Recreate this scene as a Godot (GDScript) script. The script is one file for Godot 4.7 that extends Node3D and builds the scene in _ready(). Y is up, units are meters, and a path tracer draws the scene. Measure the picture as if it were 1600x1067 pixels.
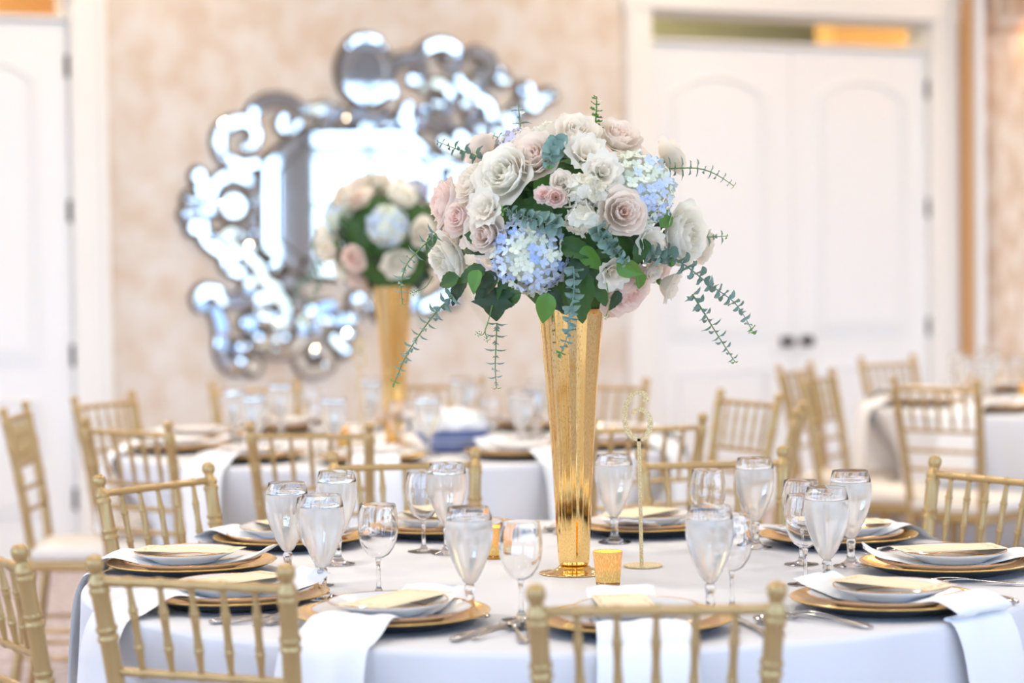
extends Node3D

# A wedding reception room: a long-lens view over a round table with a tall gold vase of flowers.
# The far wall runs askew to the view; room coordinates are (s along that wall, y up, w out of it towards the windows).
const ANG := 0.5121
const WALL_W := -10.44
const TABLE_TOP := 0.765
const TABLE_R := 0.914

var rng := RandomNumberGenerator.new()
var taken := {}
var M := {}
var RB := Basis(Vector3.UP, ANG)

func _ready() -> void:
	rng.seed = 11
	# --- camera
	var cam := Camera3D.new()
	cam.name = "camera"
	cam.fov = 16.08
	var lens := CameraAttributesPhysical.new()
	lens.frustum_focal_length = 85.0
	lens.frustum_focus_distance = 4.55
	lens.frustum_near = 0.05
	lens.frustum_far = 200.0
	lens.exposure_aperture = 2.2
	lens.auto_exposure_enabled = false
	cam.attributes = lens
	add_child(cam)
	cam.position = Vector3(0, 1.39, 0)
	cam.rotation = Vector3(-0.03836, 0, -0.0125)
	# --- sky (bright overcast day outside the windows behind the camera)
	var sky := ProceduralSkyMaterial.new()
	sky.sky_top_color = Color(0.58, 0.74, 0.98)
	sky.sky_horizon_color = Color(0.77, 0.885, 1.0)
	sky.ground_horizon_color = Color(0.66, 0.70, 0.70)
	sky.ground_bottom_color = Color(0.50, 0.54, 0.52)
	sky.sky_energy_multiplier = SKY_ENERGY
	sky.ground_energy_multiplier = SKY_ENERGY
	var env := Environment.new()
	env.background_mode = Environment.BG_SKY
	env.sky = Sky.new()
	env.sky.sky_material = sky
	env.tonemap_mode = Environment.TONE_MAPPER_LINEAR
	env.tonemap_exposure = EXPOSURE
	env.sdfgi_enabled = true
	env.ssao_enabled = true
	env.ssil_enabled = true
	var we := WorldEnvironment.new()
	we.name = "world_environment"
	we.environment = env
	add_child(we)
	# --- everything else
	make_materials()
	build_room()
	build_lamps()
	build_tables()
	build_chairs()
	build_place_settings()
	build_centrepieces()
	build_mirror()

const SKY_ENERGY := 3.1
const EXPOSURE := 0.485
const LAMP_ENERGY := 5.9

# ------------------------------------------------------------------ mesh tools

class MB:
	var v := PackedVector3Array()
	var n := PackedVector3Array()
	var uv := PackedVector2Array()
	var ix := PackedInt32Array()

	func grid(rows: Array, wu := false, wv := false, flat := false) -> MB:
		var nv := rows.size()
		var nu: int = rows[0].size()
		var p := PackedVector3Array()
		var t := PackedVector2Array()
		for j in nv:
			p.append_array(rows[j])
			for i in nu:
				t.append(Vector2(float(i) / maxf(1.0, nu - (0.0 if wu else 1.0)), float(j) / maxf(1.0, nv - 1.0)))
		var tri := PackedInt32Array()
		for j in (nv if wv else nv - 1):
			for i in (nu if wu else nu - 1):
				var a := j * nu + i
				var b := j * nu + (i + 1) % nu
				var c := ((j + 1) % nv) * nu + i
				var d := ((j + 1) % nv) * nu + (i + 1) % nu
				tri.append_array([a, b, d, a, d, c])
		return raw(p, t, tri, flat)

	func raw(p: PackedVector3Array, t: PackedVector2Array, tri: PackedInt32Array, flat := false) -> MB:
		var mid := Vector3.ZERO
		for q in p:
			mid += q
		mid /= p.size()
		var vol := 0.0
		for k in range(0, tri.size(), 3):
			vol += (p[tri[k]] - mid).dot((p[tri[k + 1]] - mid).cross(p[tri[k + 2]] - mid))
		if vol > 0.0:
			for k in range(0, tri.size(), 3):
				var x := tri[k + 1]
				tri[k + 1] = tri[k + 2]
				tri[k + 2] = x
		var base := v.size()
		if flat:
			for k in range(0, tri.size(), 3):
				var a := p[tri[k]]
				var b := p[tri[k + 1]]
				var c := p[tri[k + 2]]
				var f := (c - a).cross(b - a)
				if f.length_squared() < 1e-20:
					continue
				f = f.normalized()
				for m in 3:
					ix.append(v.size())
					v.append(p[tri[k + m]])
					n.append(f)
					uv.append(t[tri[k + m]])
			return self
		var nn := PackedVector3Array()
		nn.resize(p.size())
		for k in range(0, tri.size(), 3):
			var a := p[tri[k]]
			var f := (p[tri[k + 2]] - a).cross(p[tri[k + 1]] - a)
			for m in 3:
				nn[tri[k + m]] += f
		for k in nn.size():
			nn[k] = nn[k].normalized() if nn[k].length_squared() > 1e-24 else Vector3.UP
		v.append_array(p)
		n.append_array(nn)
		uv.append_array(t)
		for k in tri:
			ix.append(base + k)
		return self

	func lathe(prof: PackedVector2Array, seg := 24, at := Transform3D.IDENTITY, closed := false) -> MB:
		var rows := []
		for q in prof:
			var row := PackedVector3Array()
			for i in seg:
				var a := TAU * i / seg
				row.append(at * Vector3(q.x * cos(a), q.y, q.x * sin(a)))
			rows.append(row)
		return grid(rows, true, closed)

	# a tube along points with a radius at each; squash flattens it along the second axis
	func tube(pts: PackedVector3Array, rad: PackedFloat32Array, sides := 8, squash := 1.0, up := Vector3.ZERO) -> MB:
		var rows := []
		var side := Vector3.ZERO
		var k := pts.size()
		for j in k:
			var dir := (pts[mini(j + 1, k - 1)] - pts[maxi(j - 1, 0)])
			if dir.length_squared() < 1e-16:
				dir = pts[k - 1] - pts[0]
			dir = dir.normalized()
			if up != Vector3.ZERO:
				side = up.cross(dir).normalized()
			elif side == Vector3.ZERO:
				side = dir.cross(Vector3.UP if absf(dir.y) < 0.9 else Vector3.RIGHT).normalized()
			else:
				side = (side - dir * side.dot(dir)).normalized()
			var oth := dir.cross(side)
			var row := PackedVector3Array()
			var q := (rad.size() - 1.0) * j / (k - 1.0)
			var r := lerpf(rad[int(q)], rad[mini(int(q) + 1, rad.size() - 1)], q - int(q)) if rad.size() != k else rad[j]
			for i in sides:
				var a := TAU * i / sides
				row.append(pts[j] + (side * cos(a) + oth * sin(a) * squash) * r)
			if j == 0:
				rows.append(fill(pts[j], sides))
			rows.append(row)
			if j == k - 1:
				rows.append(fill(pts[j], sides))
		return grid(rows, true)

	func fill(p: Vector3, k: int) -> PackedVector3Array:
		var a := PackedVector3Array()
		a.resize(k)
		a.fill(p)
		return a

	# a box with chamfered edges
	func box(mid: Vector3, size: Vector3, bev := 0.004, at := Transform3D.IDENTITY) -> MB:
		var h := size / 2.0
		var b := minf(bev, minf(h.x, minf(h.y, h.z)) * 0.9)
		var rows := []
		for lv in [[-h.y, b, true], [-h.y, b, false], [-h.y + b, 0.0, false], [h.y - b, 0.0, false], [h.y, b, false], [h.y, b, true]]:
			var x: float = h.x - lv[1]
			var z: float = h.z - lv[1]
			var c := b if lv[1] == 0.0 else b * 0.5
			var row := PackedVector3Array()
			for q in [Vector2(x - c, -z), Vector2(x, -z + c), Vector2(x, z - c), Vector2(x - c, z), Vector2(-x + c, z), Vector2(-x, z - c), Vector2(-x, -z + c), Vector2(-x + c, -z)]:
				row.append(at * (mid + (Vector3(0, lv[0], 0) if lv[2] else Vector3(q.x, lv[0], q.y))))
			rows.append(row)
		return grid(rows, true, false, true)

	# an outline in the xy plane, extruded from z0 to z1, with chamfer
	func prism(outline: PackedVector2Array, z0: float, z1: float, bev := 0.0, at := Transform3D.IDENTITY) -> MB:
		var inner := outline
		if bev > 0.0:
			inner = PackedVector2Array()
			var k := outline.size()
			for i in k:
				var a := outline[(i + k - 1) % k]
				var b := outline[(i + 1) % k]
				var t := (b - a).normalized()
				var nn := Vector2(-t.y, t.x)
				if area(outline) < 0.0:
					nn = -nn
				inner.append(outline[i] + nn * bev)
		var rows := []
		for lv in [[inner, z0], [outline, z0 + bev], [outline, z1 - bev], [inner, z1]]:
			var row := PackedVector3Array()
			for q in lv[0]:
				row.append(at * Vector3(q.x, q.y, lv[1]))
			rows.append(row)
		var st := v.size()
		grid(rows, true, false, true)
		var cap := Geometry2D.triangulate_polygon(inner)
		for z in [z0, z1]:
			var p := PackedVector3Array()
			var t := PackedVector2Array()
			for q in inner:
				p.append(at * Vector3(q.x, q.y, z))
				t.append(q)
			var c := cap.duplicate()
			if c.is_empty():
				continue
			var want := (at.basis * Vector3(0, 0, -1 if z == z0 else 1)).normalized()
			var f := (p[c[2]] - p[c[0]]).cross(p[c[1]] - p[c[0]])
			var base := v.size()
			v.append_array(p)
			uv.append_array(t)
			for q in p:
				n.append(want)
			for i in range(0, c.size(), 3):
				var g := (p[c[i + 2]] - p[c[i]]).cross(p[c[i + 1]] - p[c[i]])
				if g.dot(want) > 0.0:
					ix.append_array([base + c[i], base + c[i + 1], base + c[i + 2]])
				else:
					ix.append_array([base + c[i], base + c[i + 2], base + c[i + 1]])
		return self

	func area(o: PackedVector2Array) -> float:
		var s := 0.0
		for i in o.size():
			s += o[i].cross(o[(i + 1) % o.size()])
		return s

	func done() -> ArrayMesh:
		var a := []
		a.resize(Mesh.ARRAY_MAX)
		a[Mesh.ARRAY_VERTEX] = v
		a[Mesh.ARRAY_NORMAL] = n
		a[Mesh.ARRAY_TEX_UV] = uv
		a[Mesh.ARRAY_INDEX] = ix
		var m := ArrayMesh.new()
		m.add_surface_from_arrays(Mesh.PRIMITIVE_TRIANGLES, a)
		return m

func p2(list: Array) -> PackedVector2Array:
	var o := PackedVector2Array()
	for i in range(0, list.size(), 2):
		o.append(Vector2(list[i], list[i + 1]))
	return o

# a smooth curve through points, resampled
func curve(pts: Array, step: float) -> PackedVector3Array:
	var c := Curve3D.new()
	c.up_vector_enabled = false
	for i in pts.size():
		var d: Vector3 = (pts[mini(i + 1, pts.size() - 1)] - pts[maxi(i - 1, 0)]) / 6.0
		c.add_point(pts[i], -d, d)
	var o := PackedVector3Array()
	var len := c.get_baked_length()
	var k := maxi(2, int(ceil(len / step)))
	for i in k + 1:
		o.append(c.sample_baked(len * i / k, true))
	return o

func rads(k: int, r0: float, r1: float) -> PackedFloat32Array:
	var o := PackedFloat32Array()
	for i in k:
		o.append(lerpf(r0, r1, i / maxf(1.0, k - 1.0)))
	return o

# ------------------------------------------------------------------ scene tools

func numbered(called: String) -> String:
	var k: int = taken.get(called, 0)
	taken[called] = k + 1
	return called if k == 0 else "%s_%03d" % [called, k]

func thing(called: String, label: String, category: String, at := Vector3.ZERO, turn := 0.0, group := "") -> Node3D:
	var o := Node3D.new()
	o.name = numbered(called)
	add_child(o)
	o.position = at
	o.rotation.y = turn
	tag(o, label, category, group)
	return o

func tag(o: Node3D, label: String, category: String, group := "") -> void:
	o.set_meta("label", label)
	o.set_meta("category", category)
	if group:
		o.set_meta("group", group)

func part(called: String, mesh: Mesh, m: Material, to: Node3D, at := Transform3D.IDENTITY) -> MeshInstance3D:
	var o := MeshInstance3D.new()
	o.name = called
	o.mesh = mesh
	o.material_override = m
	o.transform = at
	to.add_child(o, true)
	return o

func struct(called: String, mesh: Mesh, m: Material, label := "", at := Transform3D(Basis(Vector3.UP, ANG), Vector3.ZERO)) -> MeshInstance3D:
	var o := part(called, mesh, m, self, at)
	o.set_meta("kind", "structure")
	if label:
		o.set_meta("label", label)
	return o

func dup(root: Node3D, at: Vector3, turn: float, label: String, group := "") -> Node3D:
	var r: Node3D = root.duplicate()
	r.name = numbered(String(root.name))
	add_child(r)
	r.position = at
	r.rotation = Vector3(0, turn, 0)
	r.set_meta("label", label)
	if group:
		r.set_meta("group", group)
	return r

# room coordinates to the world
func rm(s: float, y: float, w: float) -> Vector3:
	return RB * Vector3(s, y, w)

# ------------------------------------------------------------------ materials

func mat(called: String, c: Color, rough := 0.6, metal := 0.0) -> StandardMaterial3D:
	var m := StandardMaterial3D.new()
	m.resource_name = called
	m.albedo_color = c
	m.roughness = rough
	m.metallic = metal
	M[called] = m
	return m

func noise_tex(freq: float, ramp: Array, size := 512, kind := FastNoiseLite.TYPE_SIMPLEX, octaves := 4, sd := 1) -> NoiseTexture2D:
	var f := FastNoiseLite.new()
	f.noise_type = kind
	f.frequency = freq
	f.fractal_octaves = octaves
	f.seed = sd
	var t := NoiseTexture2D.new()
	t.width = size
	t.height = size
	t.seamless = true
	t.noise = f
	var g := Gradient.new()
	g.offsets = PackedFloat32Array([])
	g.colors = PackedColorArray([])
	var offs := PackedFloat32Array()
	var cols := PackedColorArray()
	for r in ramp:
		offs.append(r[0])
		cols.append(r[1])
	g.offsets = offs
	g.colors = cols
	t.color_ramp = g
	return t

func triplanar(m: StandardMaterial3D, scale: Vector3) -> void:
	m.uv1_triplanar = true
	m.uv1_world_triplanar = true
	m.uv1_scale = scale

func make_materials() -> void:
	var W := Color.WHITE
	# setting
	var m := mat("wall_plaster", W, 0.8)
	m.albedo_texture = noise_tex(0.018, [[0.2, Color(0.84, 0.765, 0.69)], [0.45, Color(0.86, 0.81, 0.755)], [0.62, Color(0.875, 0.84, 0.80)], [0.85, Color(0.89, 0.87, 0.85)]], 512, FastNoiseLite.TYPE_SIMPLEX, 5)
	triplanar(m, Vector3(0.6, 0.42, 0.6))
	m = mat("pilaster_stone", W, 0.75)
	m.albedo_texture = noise_tex(0.03, [[0.3, Color(0.85, 0.75, 0.65)], [0.5, Color(0.90, 0.82, 0.74)], [0.7, Color(0.93, 0.88, 0.82)]], 256, FastNoiseLite.TYPE_SIMPLEX, 4, 4)
	triplanar(m, Vector3(1.2, 0.5, 1.2))
	mat("tan_warm_light", Color(0.84, 0.66, 0.46), 0.7)  # plain tan on tabletops; on the pillar side warm light is painted in
	mat("door_paint", Color(0.945, 0.945, 0.945), 0.42)
	mat("trim_paint", Color(0.94, 0.93, 0.91), 0.45)
	mat("ceiling_paint", Color(0.93, 0.92, 0.90), 0.9)
	mat("hall_olive", Color(0.65, 0.69, 0.55), 0.8)
	mat("hall_amber", Color(0.96, 0.79, 0.47), 0.8)
	mat("bronze_hardware", Color(0.20, 0.18, 0.16), 0.35, 0.8)
	mat("nickel_hinge", Color(0.50, 0.48, 0.45), 0.35, 0.9)
	m = mat("carpet", W, 0.95)
	m.albedo_texture = noise_tex(0.03, [[0.2, Color(0.64, 0.58, 0.58)], [0.5, Color(0.78, 0.73, 0.73)], [0.75, Color(0.86, 0.83, 0.83)]], 512, FastNoiseLite.TYPE_CELLULAR, 3, 8)
	triplanar(m, Vector3(1.5, 1.5, 1.5))
	m = mat("pane_glass", Color(1, 1, 1, 0.04), 0.02)
	m.transparency = BaseMaterial3D.TRANSPARENCY_ALPHA
	mat("outdoor_paving", Color(0.62, 0.62, 0.60), 0.9)
	# cloth
	m = mat("tablecloth_linen", Color(0.89, 0.885, 0.89), 0.85)
	m.normal_enabled = true
	var wv := noise_tex(0.2, [[0.0, Color.BLACK], [1.0, W]], 256, FastNoiseLite.TYPE_VALUE, 2, 3)
	wv.as_normal_map = true
	wv.bump_strength = 2.0
	wv.color_ramp = null
	m.normal_texture = wv
	m.normal_scale = 0.15
	triplanar(m, Vector3(6, 6, 6))
	m = mat("napkin_linen", Color(0.97, 0.97, 0.97), 0.85)
	m.backlight_enabled = true
	m.backlight = Color(0.25, 0.25, 0.25)
	mat("cushion_ivory", Color(0.93, 0.89, 0.84), 0.9)
	# metals
	mat("chair_gold", Color(0.75, 0.63, 0.43), 0.33, 0.6)
	m = mat("charger_gold", Color(0.95, 0.76, 0.45), 0.2, 0.6)
	mat("gold_rim", Color(0.88, 0.66, 0.36), 0.25, 0.9)
	m = mat("mercury_gold", W, 0.07, 1.0)
	m.albedo_texture = noise_tex(0.09, [[0.0, Color(0.40, 0.24, 0.07)], [0.14, Color(0.66, 0.42, 0.14)], [0.18, Color(0.99, 0.82, 0.52)], [0.80, Color(1.0, 0.85, 0.56)], [0.86, Color(1.0, 0.97, 0.84)]], 512, FastNoiseLite.TYPE_SIMPLEX, 3, 6)
	m.uv1_scale = Vector3(2, 4, 1)
	m = mat("votive_gold", W, 0.3, 0.35)
	m.albedo_texture = noise_tex(0.12, [[0.2, Color(0.92, 0.72, 0.36)], [0.5, Color(0.97, 0.80, 0.45)], [0.75, Color(1.0, 0.89, 0.62)]], 256, FastNoiseLite.TYPE_CELLULAR, 3, 9)
	m.uv1_scale = Vector3(2, 1, 1)
	m.backlight_enabled = true
	m.backlight = Color(0.6, 0.52, 0.36)
	m = mat("amber_glass", Color(0.95, 0.68, 0.20, 0.12), 0.05)
	m.refraction_enabled = true
	m.refraction_scale = 0.05
	m.transparency = BaseMaterial3D.TRANSPARENCY_ALPHA
	mat("wax", Color(0.98, 0.92, 0.80), 0.5)
	m = mat("flame", Color(1.0, 0.75, 0.35), 0.5)
	m.emission_enabled = true
	m.emission = Color(1.0, 0.70, 0.30)
	m.emission_energy_multiplier = 12.0
	m = mat("glitter_gold", W, 0.5, 0.3)
	m.albedo_texture = noise_tex(0.3, [[0.2, Color(0.78, 0.67, 0.46)], [0.5, Color(0.87, 0.78, 0.58)], [0.8, Color(0.95, 0.89, 0.74)]], 128, FastNoiseLite.TYPE_VALUE, 2, 10)
	triplanar(m, Vector3(20, 20, 20))
	mat("under_rim_shade", Color(0.04, 0.04, 0.05), 0.3)  # shade beneath the chargers, put in as black
	mat("silver", Color(0.80, 0.78, 0.76), 0.15, 1.0)
	mat("porcelain", Color(0.94, 0.93, 0.92), 0.12)
	# glass
	m = mat("clear_glass", Color(1, 1, 1, 0.02), 0.02)
	m.transparency = BaseMaterial3D.TRANSPARENCY_ALPHA
	m = mat("solid_glass", Color(1, 1, 1, 0.0), 0.0)
	m.transparency = BaseMaterial3D.TRANSPARENCY_ALPHA
	m.refraction_enabled = true
	m.refraction_scale = 0.05
	m = mat("water", Color(1.0, 0.98, 0.95, 0.30), 0.06)
	m.transparency = BaseMaterial3D.TRANSPARENCY_ALPHA
	m.refraction_enabled = true
	m.refraction_scale = 0.033
	m = mat("ice", Color(1.0, 1.0, 1.0, 0.25), 0.35)
	m.transparency = BaseMaterial3D.TRANSPARENCY_ALPHA
	# paper
	m = mat("menu_paper", W, 0.7)
	m.albedo_texture = menu_print()
	# mirror
	mat("mirror_silver", Color(0.93, 0.95, 0.95), 0.02, 1.0)
	mat("mirror_back", Color(0.26, 0.21, 0.16), 0.5, 0.3)
	# flowers
	for f in [["petal_white", Color(1.0, 0.98, 0.91)], ["petal_cream", Color(1.0, 0.95, 0.86)], ["petal_blush", Color(1.0, 0.92, 0.84)], ["petal_blush_heart", Color(1.0, 0.85, 0.74)], ["petal_pink", Color(1.0, 0.88, 0.82)], ["petal_pink_heart", Color(1.0, 0.77, 0.69)],
			["petal_ivory_heart", Color(0.96, 0.92, 0.80)], ["floret_blue", Color(0.79, 0.86, 0.97)], ["floret_pale_blue", Color(0.85, 0.91, 0.98)], ["floret_cream", Color(0.93, 0.95, 0.86)], ["floret_lavender", Color(0.84, 0.82, 0.95)], ["floret_deep_blue", Color(0.68, 0.78, 0.96)]]:
		m = mat(f[0], f[1], 0.6)
		m.backlight_enabled = true
		m.backlight = Color(0.6, 0.6, 0.6) if f[0].begins_with("floret") else Color(1.0, 1.0, 1.0)
	for f in [["leaf_green", Color(0.20, 0.36, 0.13)], ["leaf_dark", Color(0.11, 0.24, 0.10)], ["leaf_bright", Color(0.33, 0.52, 0.17)], ["eucalyptus_blue", Color(0.50, 0.62, 0.57)], ["eucalyptus_tip", Color(0.42, 0.62, 0.28)], ["stem_green", Color(0.42, 0.55, 0.28)]]:
		m = mat(f[0], f[1], 0.5)
		m.backlight_enabled = true
		m.backlight = Color(0.25, 0.25, 0.25)
	mat("moss", Color(0.24, 0.38, 0.18), 0.95)
	mat("coil_blue", Color(0.44, 0.50, 0.72), 0.8)
	mat("coil_white", Color(0.82, 0.83, 0.88), 0.8)
	m = mat("lamp_glow", Color(1.0, 0.85, 0.65), 0.5)
	m.emission_enabled = true
	m.emission = Color(1.0, 0.78, 0.50)
	m.emission_energy_multiplier = 4.0
	m = mat("sconce_shade", Color(1.0, 0.78, 0.42), 0.5)
	m.emission_enabled = true
	m.emission = Color(1.0, 0.66, 0.25)
	m.emission_energy_multiplier = 1.3

# a menu card: cream paper with rows of small script too fine to read
func menu_print() -> ImageTexture:
	var im := Image.create(128, 256, false, Image.FORMAT_RGB8)
	im.fill(Color(0.99, 0.91, 0.77))
	var r := RandomNumberGenerator.new()
	r.seed = 5
	for line in 9:
		var y0 := 36 + line * 22
		var half := r.randi_range(22, 46)
		var x := 64 - half
		while x < 64 + half:
			var y := y0 + int(3.0 * sin(x * 1.1 + line)) + r.randi_range(-1, 1)
			im.fill_rect(Rect2i(x, y, 2, 3), Color(0.86, 0.74, 0.55))
			x += 2 if r.randf() < 0.86 else 6
	return ImageTexture.create_from_image(im)

# ------------------------------------------------------------------ the room

const S0 := -4.5
const S1 := 16.5
const WB := 4.2
const CEIL := 3.7

func rbox(mb: MB, s0: float, s1: float, y0: float, y1: float, w0: float, w1: float, bev := 0.003) -> MB:
	return mb.box(Vector3((s0 + s1) / 2, (y0 + y1) / 2, (w0 + w1) / 2), Vector3(s1 - s0, y1 - y0, absf(w1 - w0)), bev)

func build_room() -> void:
	struct("floor", rbox(MB.new(), S0 - 0.2, S1 + 0.2, -0.2, 0.0, WALL_W - 4.0, WB + 0.25).done(), M.carpet, "mottled beige carpet")
	struct("ceiling", rbox(MB.new(), S0 - 0.2, S1 + 0.2, CEIL, CEIL + 0.2, WALL_W - 4.0, WB + 0.25).done(), M.ceiling_paint)
	# the far wall with its two door openings
	var b := MB.new()
	var wall0 := WALL_W - 0.2
	rbox(b, S0, 1.80, 0, CEIL, wall0, WALL_W)
	rbox(b, 1.80, 3.63, 2.58, CEIL, wall0, WALL_W)
	rbox(b, 3.63, 6.68, 0, CEIL, wall0, WALL_W)
	rbox(b, 6.68, 8.53, 2.58, CEIL, wall0, WALL_W)
	rbox(b, 8.53, S1, 0, CEIL, wall0, WALL_W)
	struct("wall_back", b.done(), M.wall_plaster, "beige wall with a mottled plaster finish")
	b = MB.new()
	var lwins := [-8.9, -6.0, -3.1, -0.2]
	var from := WALL_W - 4.0
	for x in lwins:
		rbox(b, S0 - 0.2, S0, 0, CEIL, from, x)
		rbox(b, S0 - 0.2, S0, 0, 0.25, x, x + 2.3)
		rbox(b, S0 - 0.2, S0, 3.35, CEIL, x, x + 2.3)
		from = x + 2.3
	rbox(b, S0 - 0.2, S0, 0, CEIL, from, WB)
	struct("wall_left", b.done(), M.wall_plaster)
	struct("wall_right", rbox(MB.new(), S1, S1 + 0.2, 0, CEIL, WALL_W - 4.0, WB).done(), M.wall_plaster)
	# the window wall behind the camera
	b = MB.new()
	var wins := []
	var s := -4.1
	while s < 15.0:
		wins.append(s)
		s += 2.6
	var last := S0
	for x in wins:
		rbox(b, last, x, 0, CEIL, WB, WB + 0.25)
		rbox(b, x, x + 2.3, 0, 0.25, WB, WB + 0.25)
		rbox(b, x, x + 2.3, 3.35, CEIL, WB, WB + 0.25)
		last = x + 2.3
	rbox(b, last, S1, 0, CEIL, WB, WB + 0.25)
	struct("wall_front", b.done(), M.wall_plaster)
	var fr := MB.new()
	for e in [[0.0, 0.07, 0.25, 3.35], [2.23, 2.3, 0.25, 3.35], [0.07, 2.23, 0.25, 0.32], [0.07, 2.23, 3.28, 3.35], [0.73, 0.80, 0.32, 3.28], [1.50, 1.57, 0.32, 3.28], [0.07, 0.73, 2.45, 2.52], [0.80, 1.50, 2.45, 2.52], [1.57, 2.23, 2.45, 2.52]]:
		rbox(fr, e[0], e[1], e[2], e[3], -0.04, 0.04)
	var frame := fr.done()
	var pane := rbox(MB.new(), 0.07, 1.93, 0.32, 3.28, -0.002, 0.002, 0.0005)
	var pane_mesh := QuadMesh.new()
	pane_mesh.size = Vector2(2.16, 2.96)
	for i in wins.size():
		var o := struct("window_%d" % (i + 3), frame, M.trim_paint, "", Transform3D(RB, rm(wins[i], 0, WB + 0.12)))
		part("pane", pane_mesh, M.pane_glass, o, Transform3D(Basis.IDENTITY, Vector3(1.15, 1.8, 0.0)))
	for i in lwins.size():
		var o := struct("window_%d" % (i + 3 + wins.size()), frame, M.trim_paint, "", Transform3D(RB * Basis(Vector3.UP, -PI / 2), rm(S0 - 0.1, 0, lwins[i])))
		part("pane", pane_mesh, M.pane_glass, o, Transform3D(Basis.IDENTITY, Vector3(1.15, 1.8, 0.0)))
	# the hall behind the two doors, seen only through the glass over them
	struct("wall_hall", rbox(MB.new(), S0, S1, 0, CEIL, WALL_W - 3.4, WALL_W - 3.2).done(), M.hall_olive)
	struct("wall_hall_side", rbox(MB.new(), 9.37, S1, 0, CEIL, WALL_W - 2.2, WALL_W - 2.0).done(), M.hall_amber)
	struct("wall_hall_left", rbox(MB.new(), S0, 4.6, 0, CEIL, WALL_W - 2.2, WALL_W - 2.0).done(), M.hall_amber)
	struct("wall_hall_divider", rbox(MB.new(), 4.6, 4.75, 0, CEIL, WALL_W - 3.2, WALL_W - 0.2).done(), M.hall_amber)
	struct("trim_hall_beam", rbox(MB.new(), 9.9, 10.6, 2.62, 2.68, WALL_W - 2.0, WALL_W - 1.9).done(), M.trim_paint)
	doors()
	pilaster()
	struct("ground_outside", rbox(MB.new(), -40, 45, -0.5, -0.25, -40.0, WB + 30.0).done(), M.outdoor_paving)

# casing, transom and two leaves for an opening from s0 to s1
func doors() -> void:
	var n := 1
	for o in [[1.80, 3.63], [6.68, 8.53]]:
		var s0: float = o[0]
		var s1: float = o[1]
		var where := "the left pair of doors" if n == 1 else "the double doors at the right"
		var b := MB.new()
		for e in [[s0 - 0.14, s0 + 0.015], [s1 - 0.015, s1 + 0.145]]:
			rbox(b, e[0], e[1], 0, 2.82, WALL_W - 0.001, WALL_W + 0.03, 0.006)
			rbox(b, e[0] + (0.0 if e[0] < s0 - 0.1 else 0.12), e[0] + (0.035 if e[0] < s0 - 0.1 else 0.16), 0, 2.82, WALL_W + 0.03, WALL_W + 0.048, 0.006)
		rbox(b, s0 - 0.16, s1 + 0.165, 2.60, 2.86, WALL_W - 0.001, WALL_W + 0.04, 0.006)
		rbox(b, s0 - 0.18, s1 + 0.185, 2.86, 2.90, WALL_W - 0.001, WALL_W + 0.06, 0.006)
		# jamb lining and the rail under the glass
		rbox(b, s0 + 0.0, s0 + 0.015, 0, 2.6, WALL_W - 0.2, WALL_W, 0.002)
		rbox(b, s1 - 0.015, s1, 0, 2.6, WALL_W - 0.2, WALL_W, 0.002)
		rbox(b, s0, s1, 2.575, 2.60, WALL_W - 0.2, WALL_W, 0.002)
		rbox(b, s0 + 0.015, s1 - 0.015, 2.436, 2.456, WALL_W - 0.12, WALL_W - 0.005, 0.003)
		struct("trim_%d" % n, b.done(), M.trim_paint, "cream painted casing around " + where)
		b = MB.new()
		rbox(b, s0 + 0.015, s0 + 0.03, 2.456, 2.575, WALL_W - 0.08, WALL_W - 0.03, 0.003)
		rbox(b, s1 - 0.03, s1 - 0.015, 2.456, 2.575, WALL_W - 0.08, WALL_W - 0.03, 0.003)
		var win := struct("window_%d" % n, b.done(), M.trim_paint, "narrow glass transom above " + where)
		var q := QuadMesh.new()
		q.size = Vector2(s1 - s0 - 0.06, 0.12)
		part("pane", q, M.pane_glass, win, Transform3D(Basis.IDENTITY, Vector3((s0 + s1) / 2, 2.515, WALL_W - 0.055)))
		var mid := (s0 + s1) / 2
		for k in 2:
			var a := s0 + 0.017 if k == 0 else mid + 0.002
			var z := mid - 0.002 if k == 0 else s1 - 0.017
			leaf_door("door_%d" % (n * 2 - 1 + k), a, z, k == 0, "white panelled door leaf, %s of %s" % ["left" if k == 0 else "right", where])
		n += 1
	struct("baseboard_back", rbox(MB.new(), 3.78, 6.53, 0, 0.16, WALL_W, WALL_W + 0.02, 0.004).done(), M.trim_paint)

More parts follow.
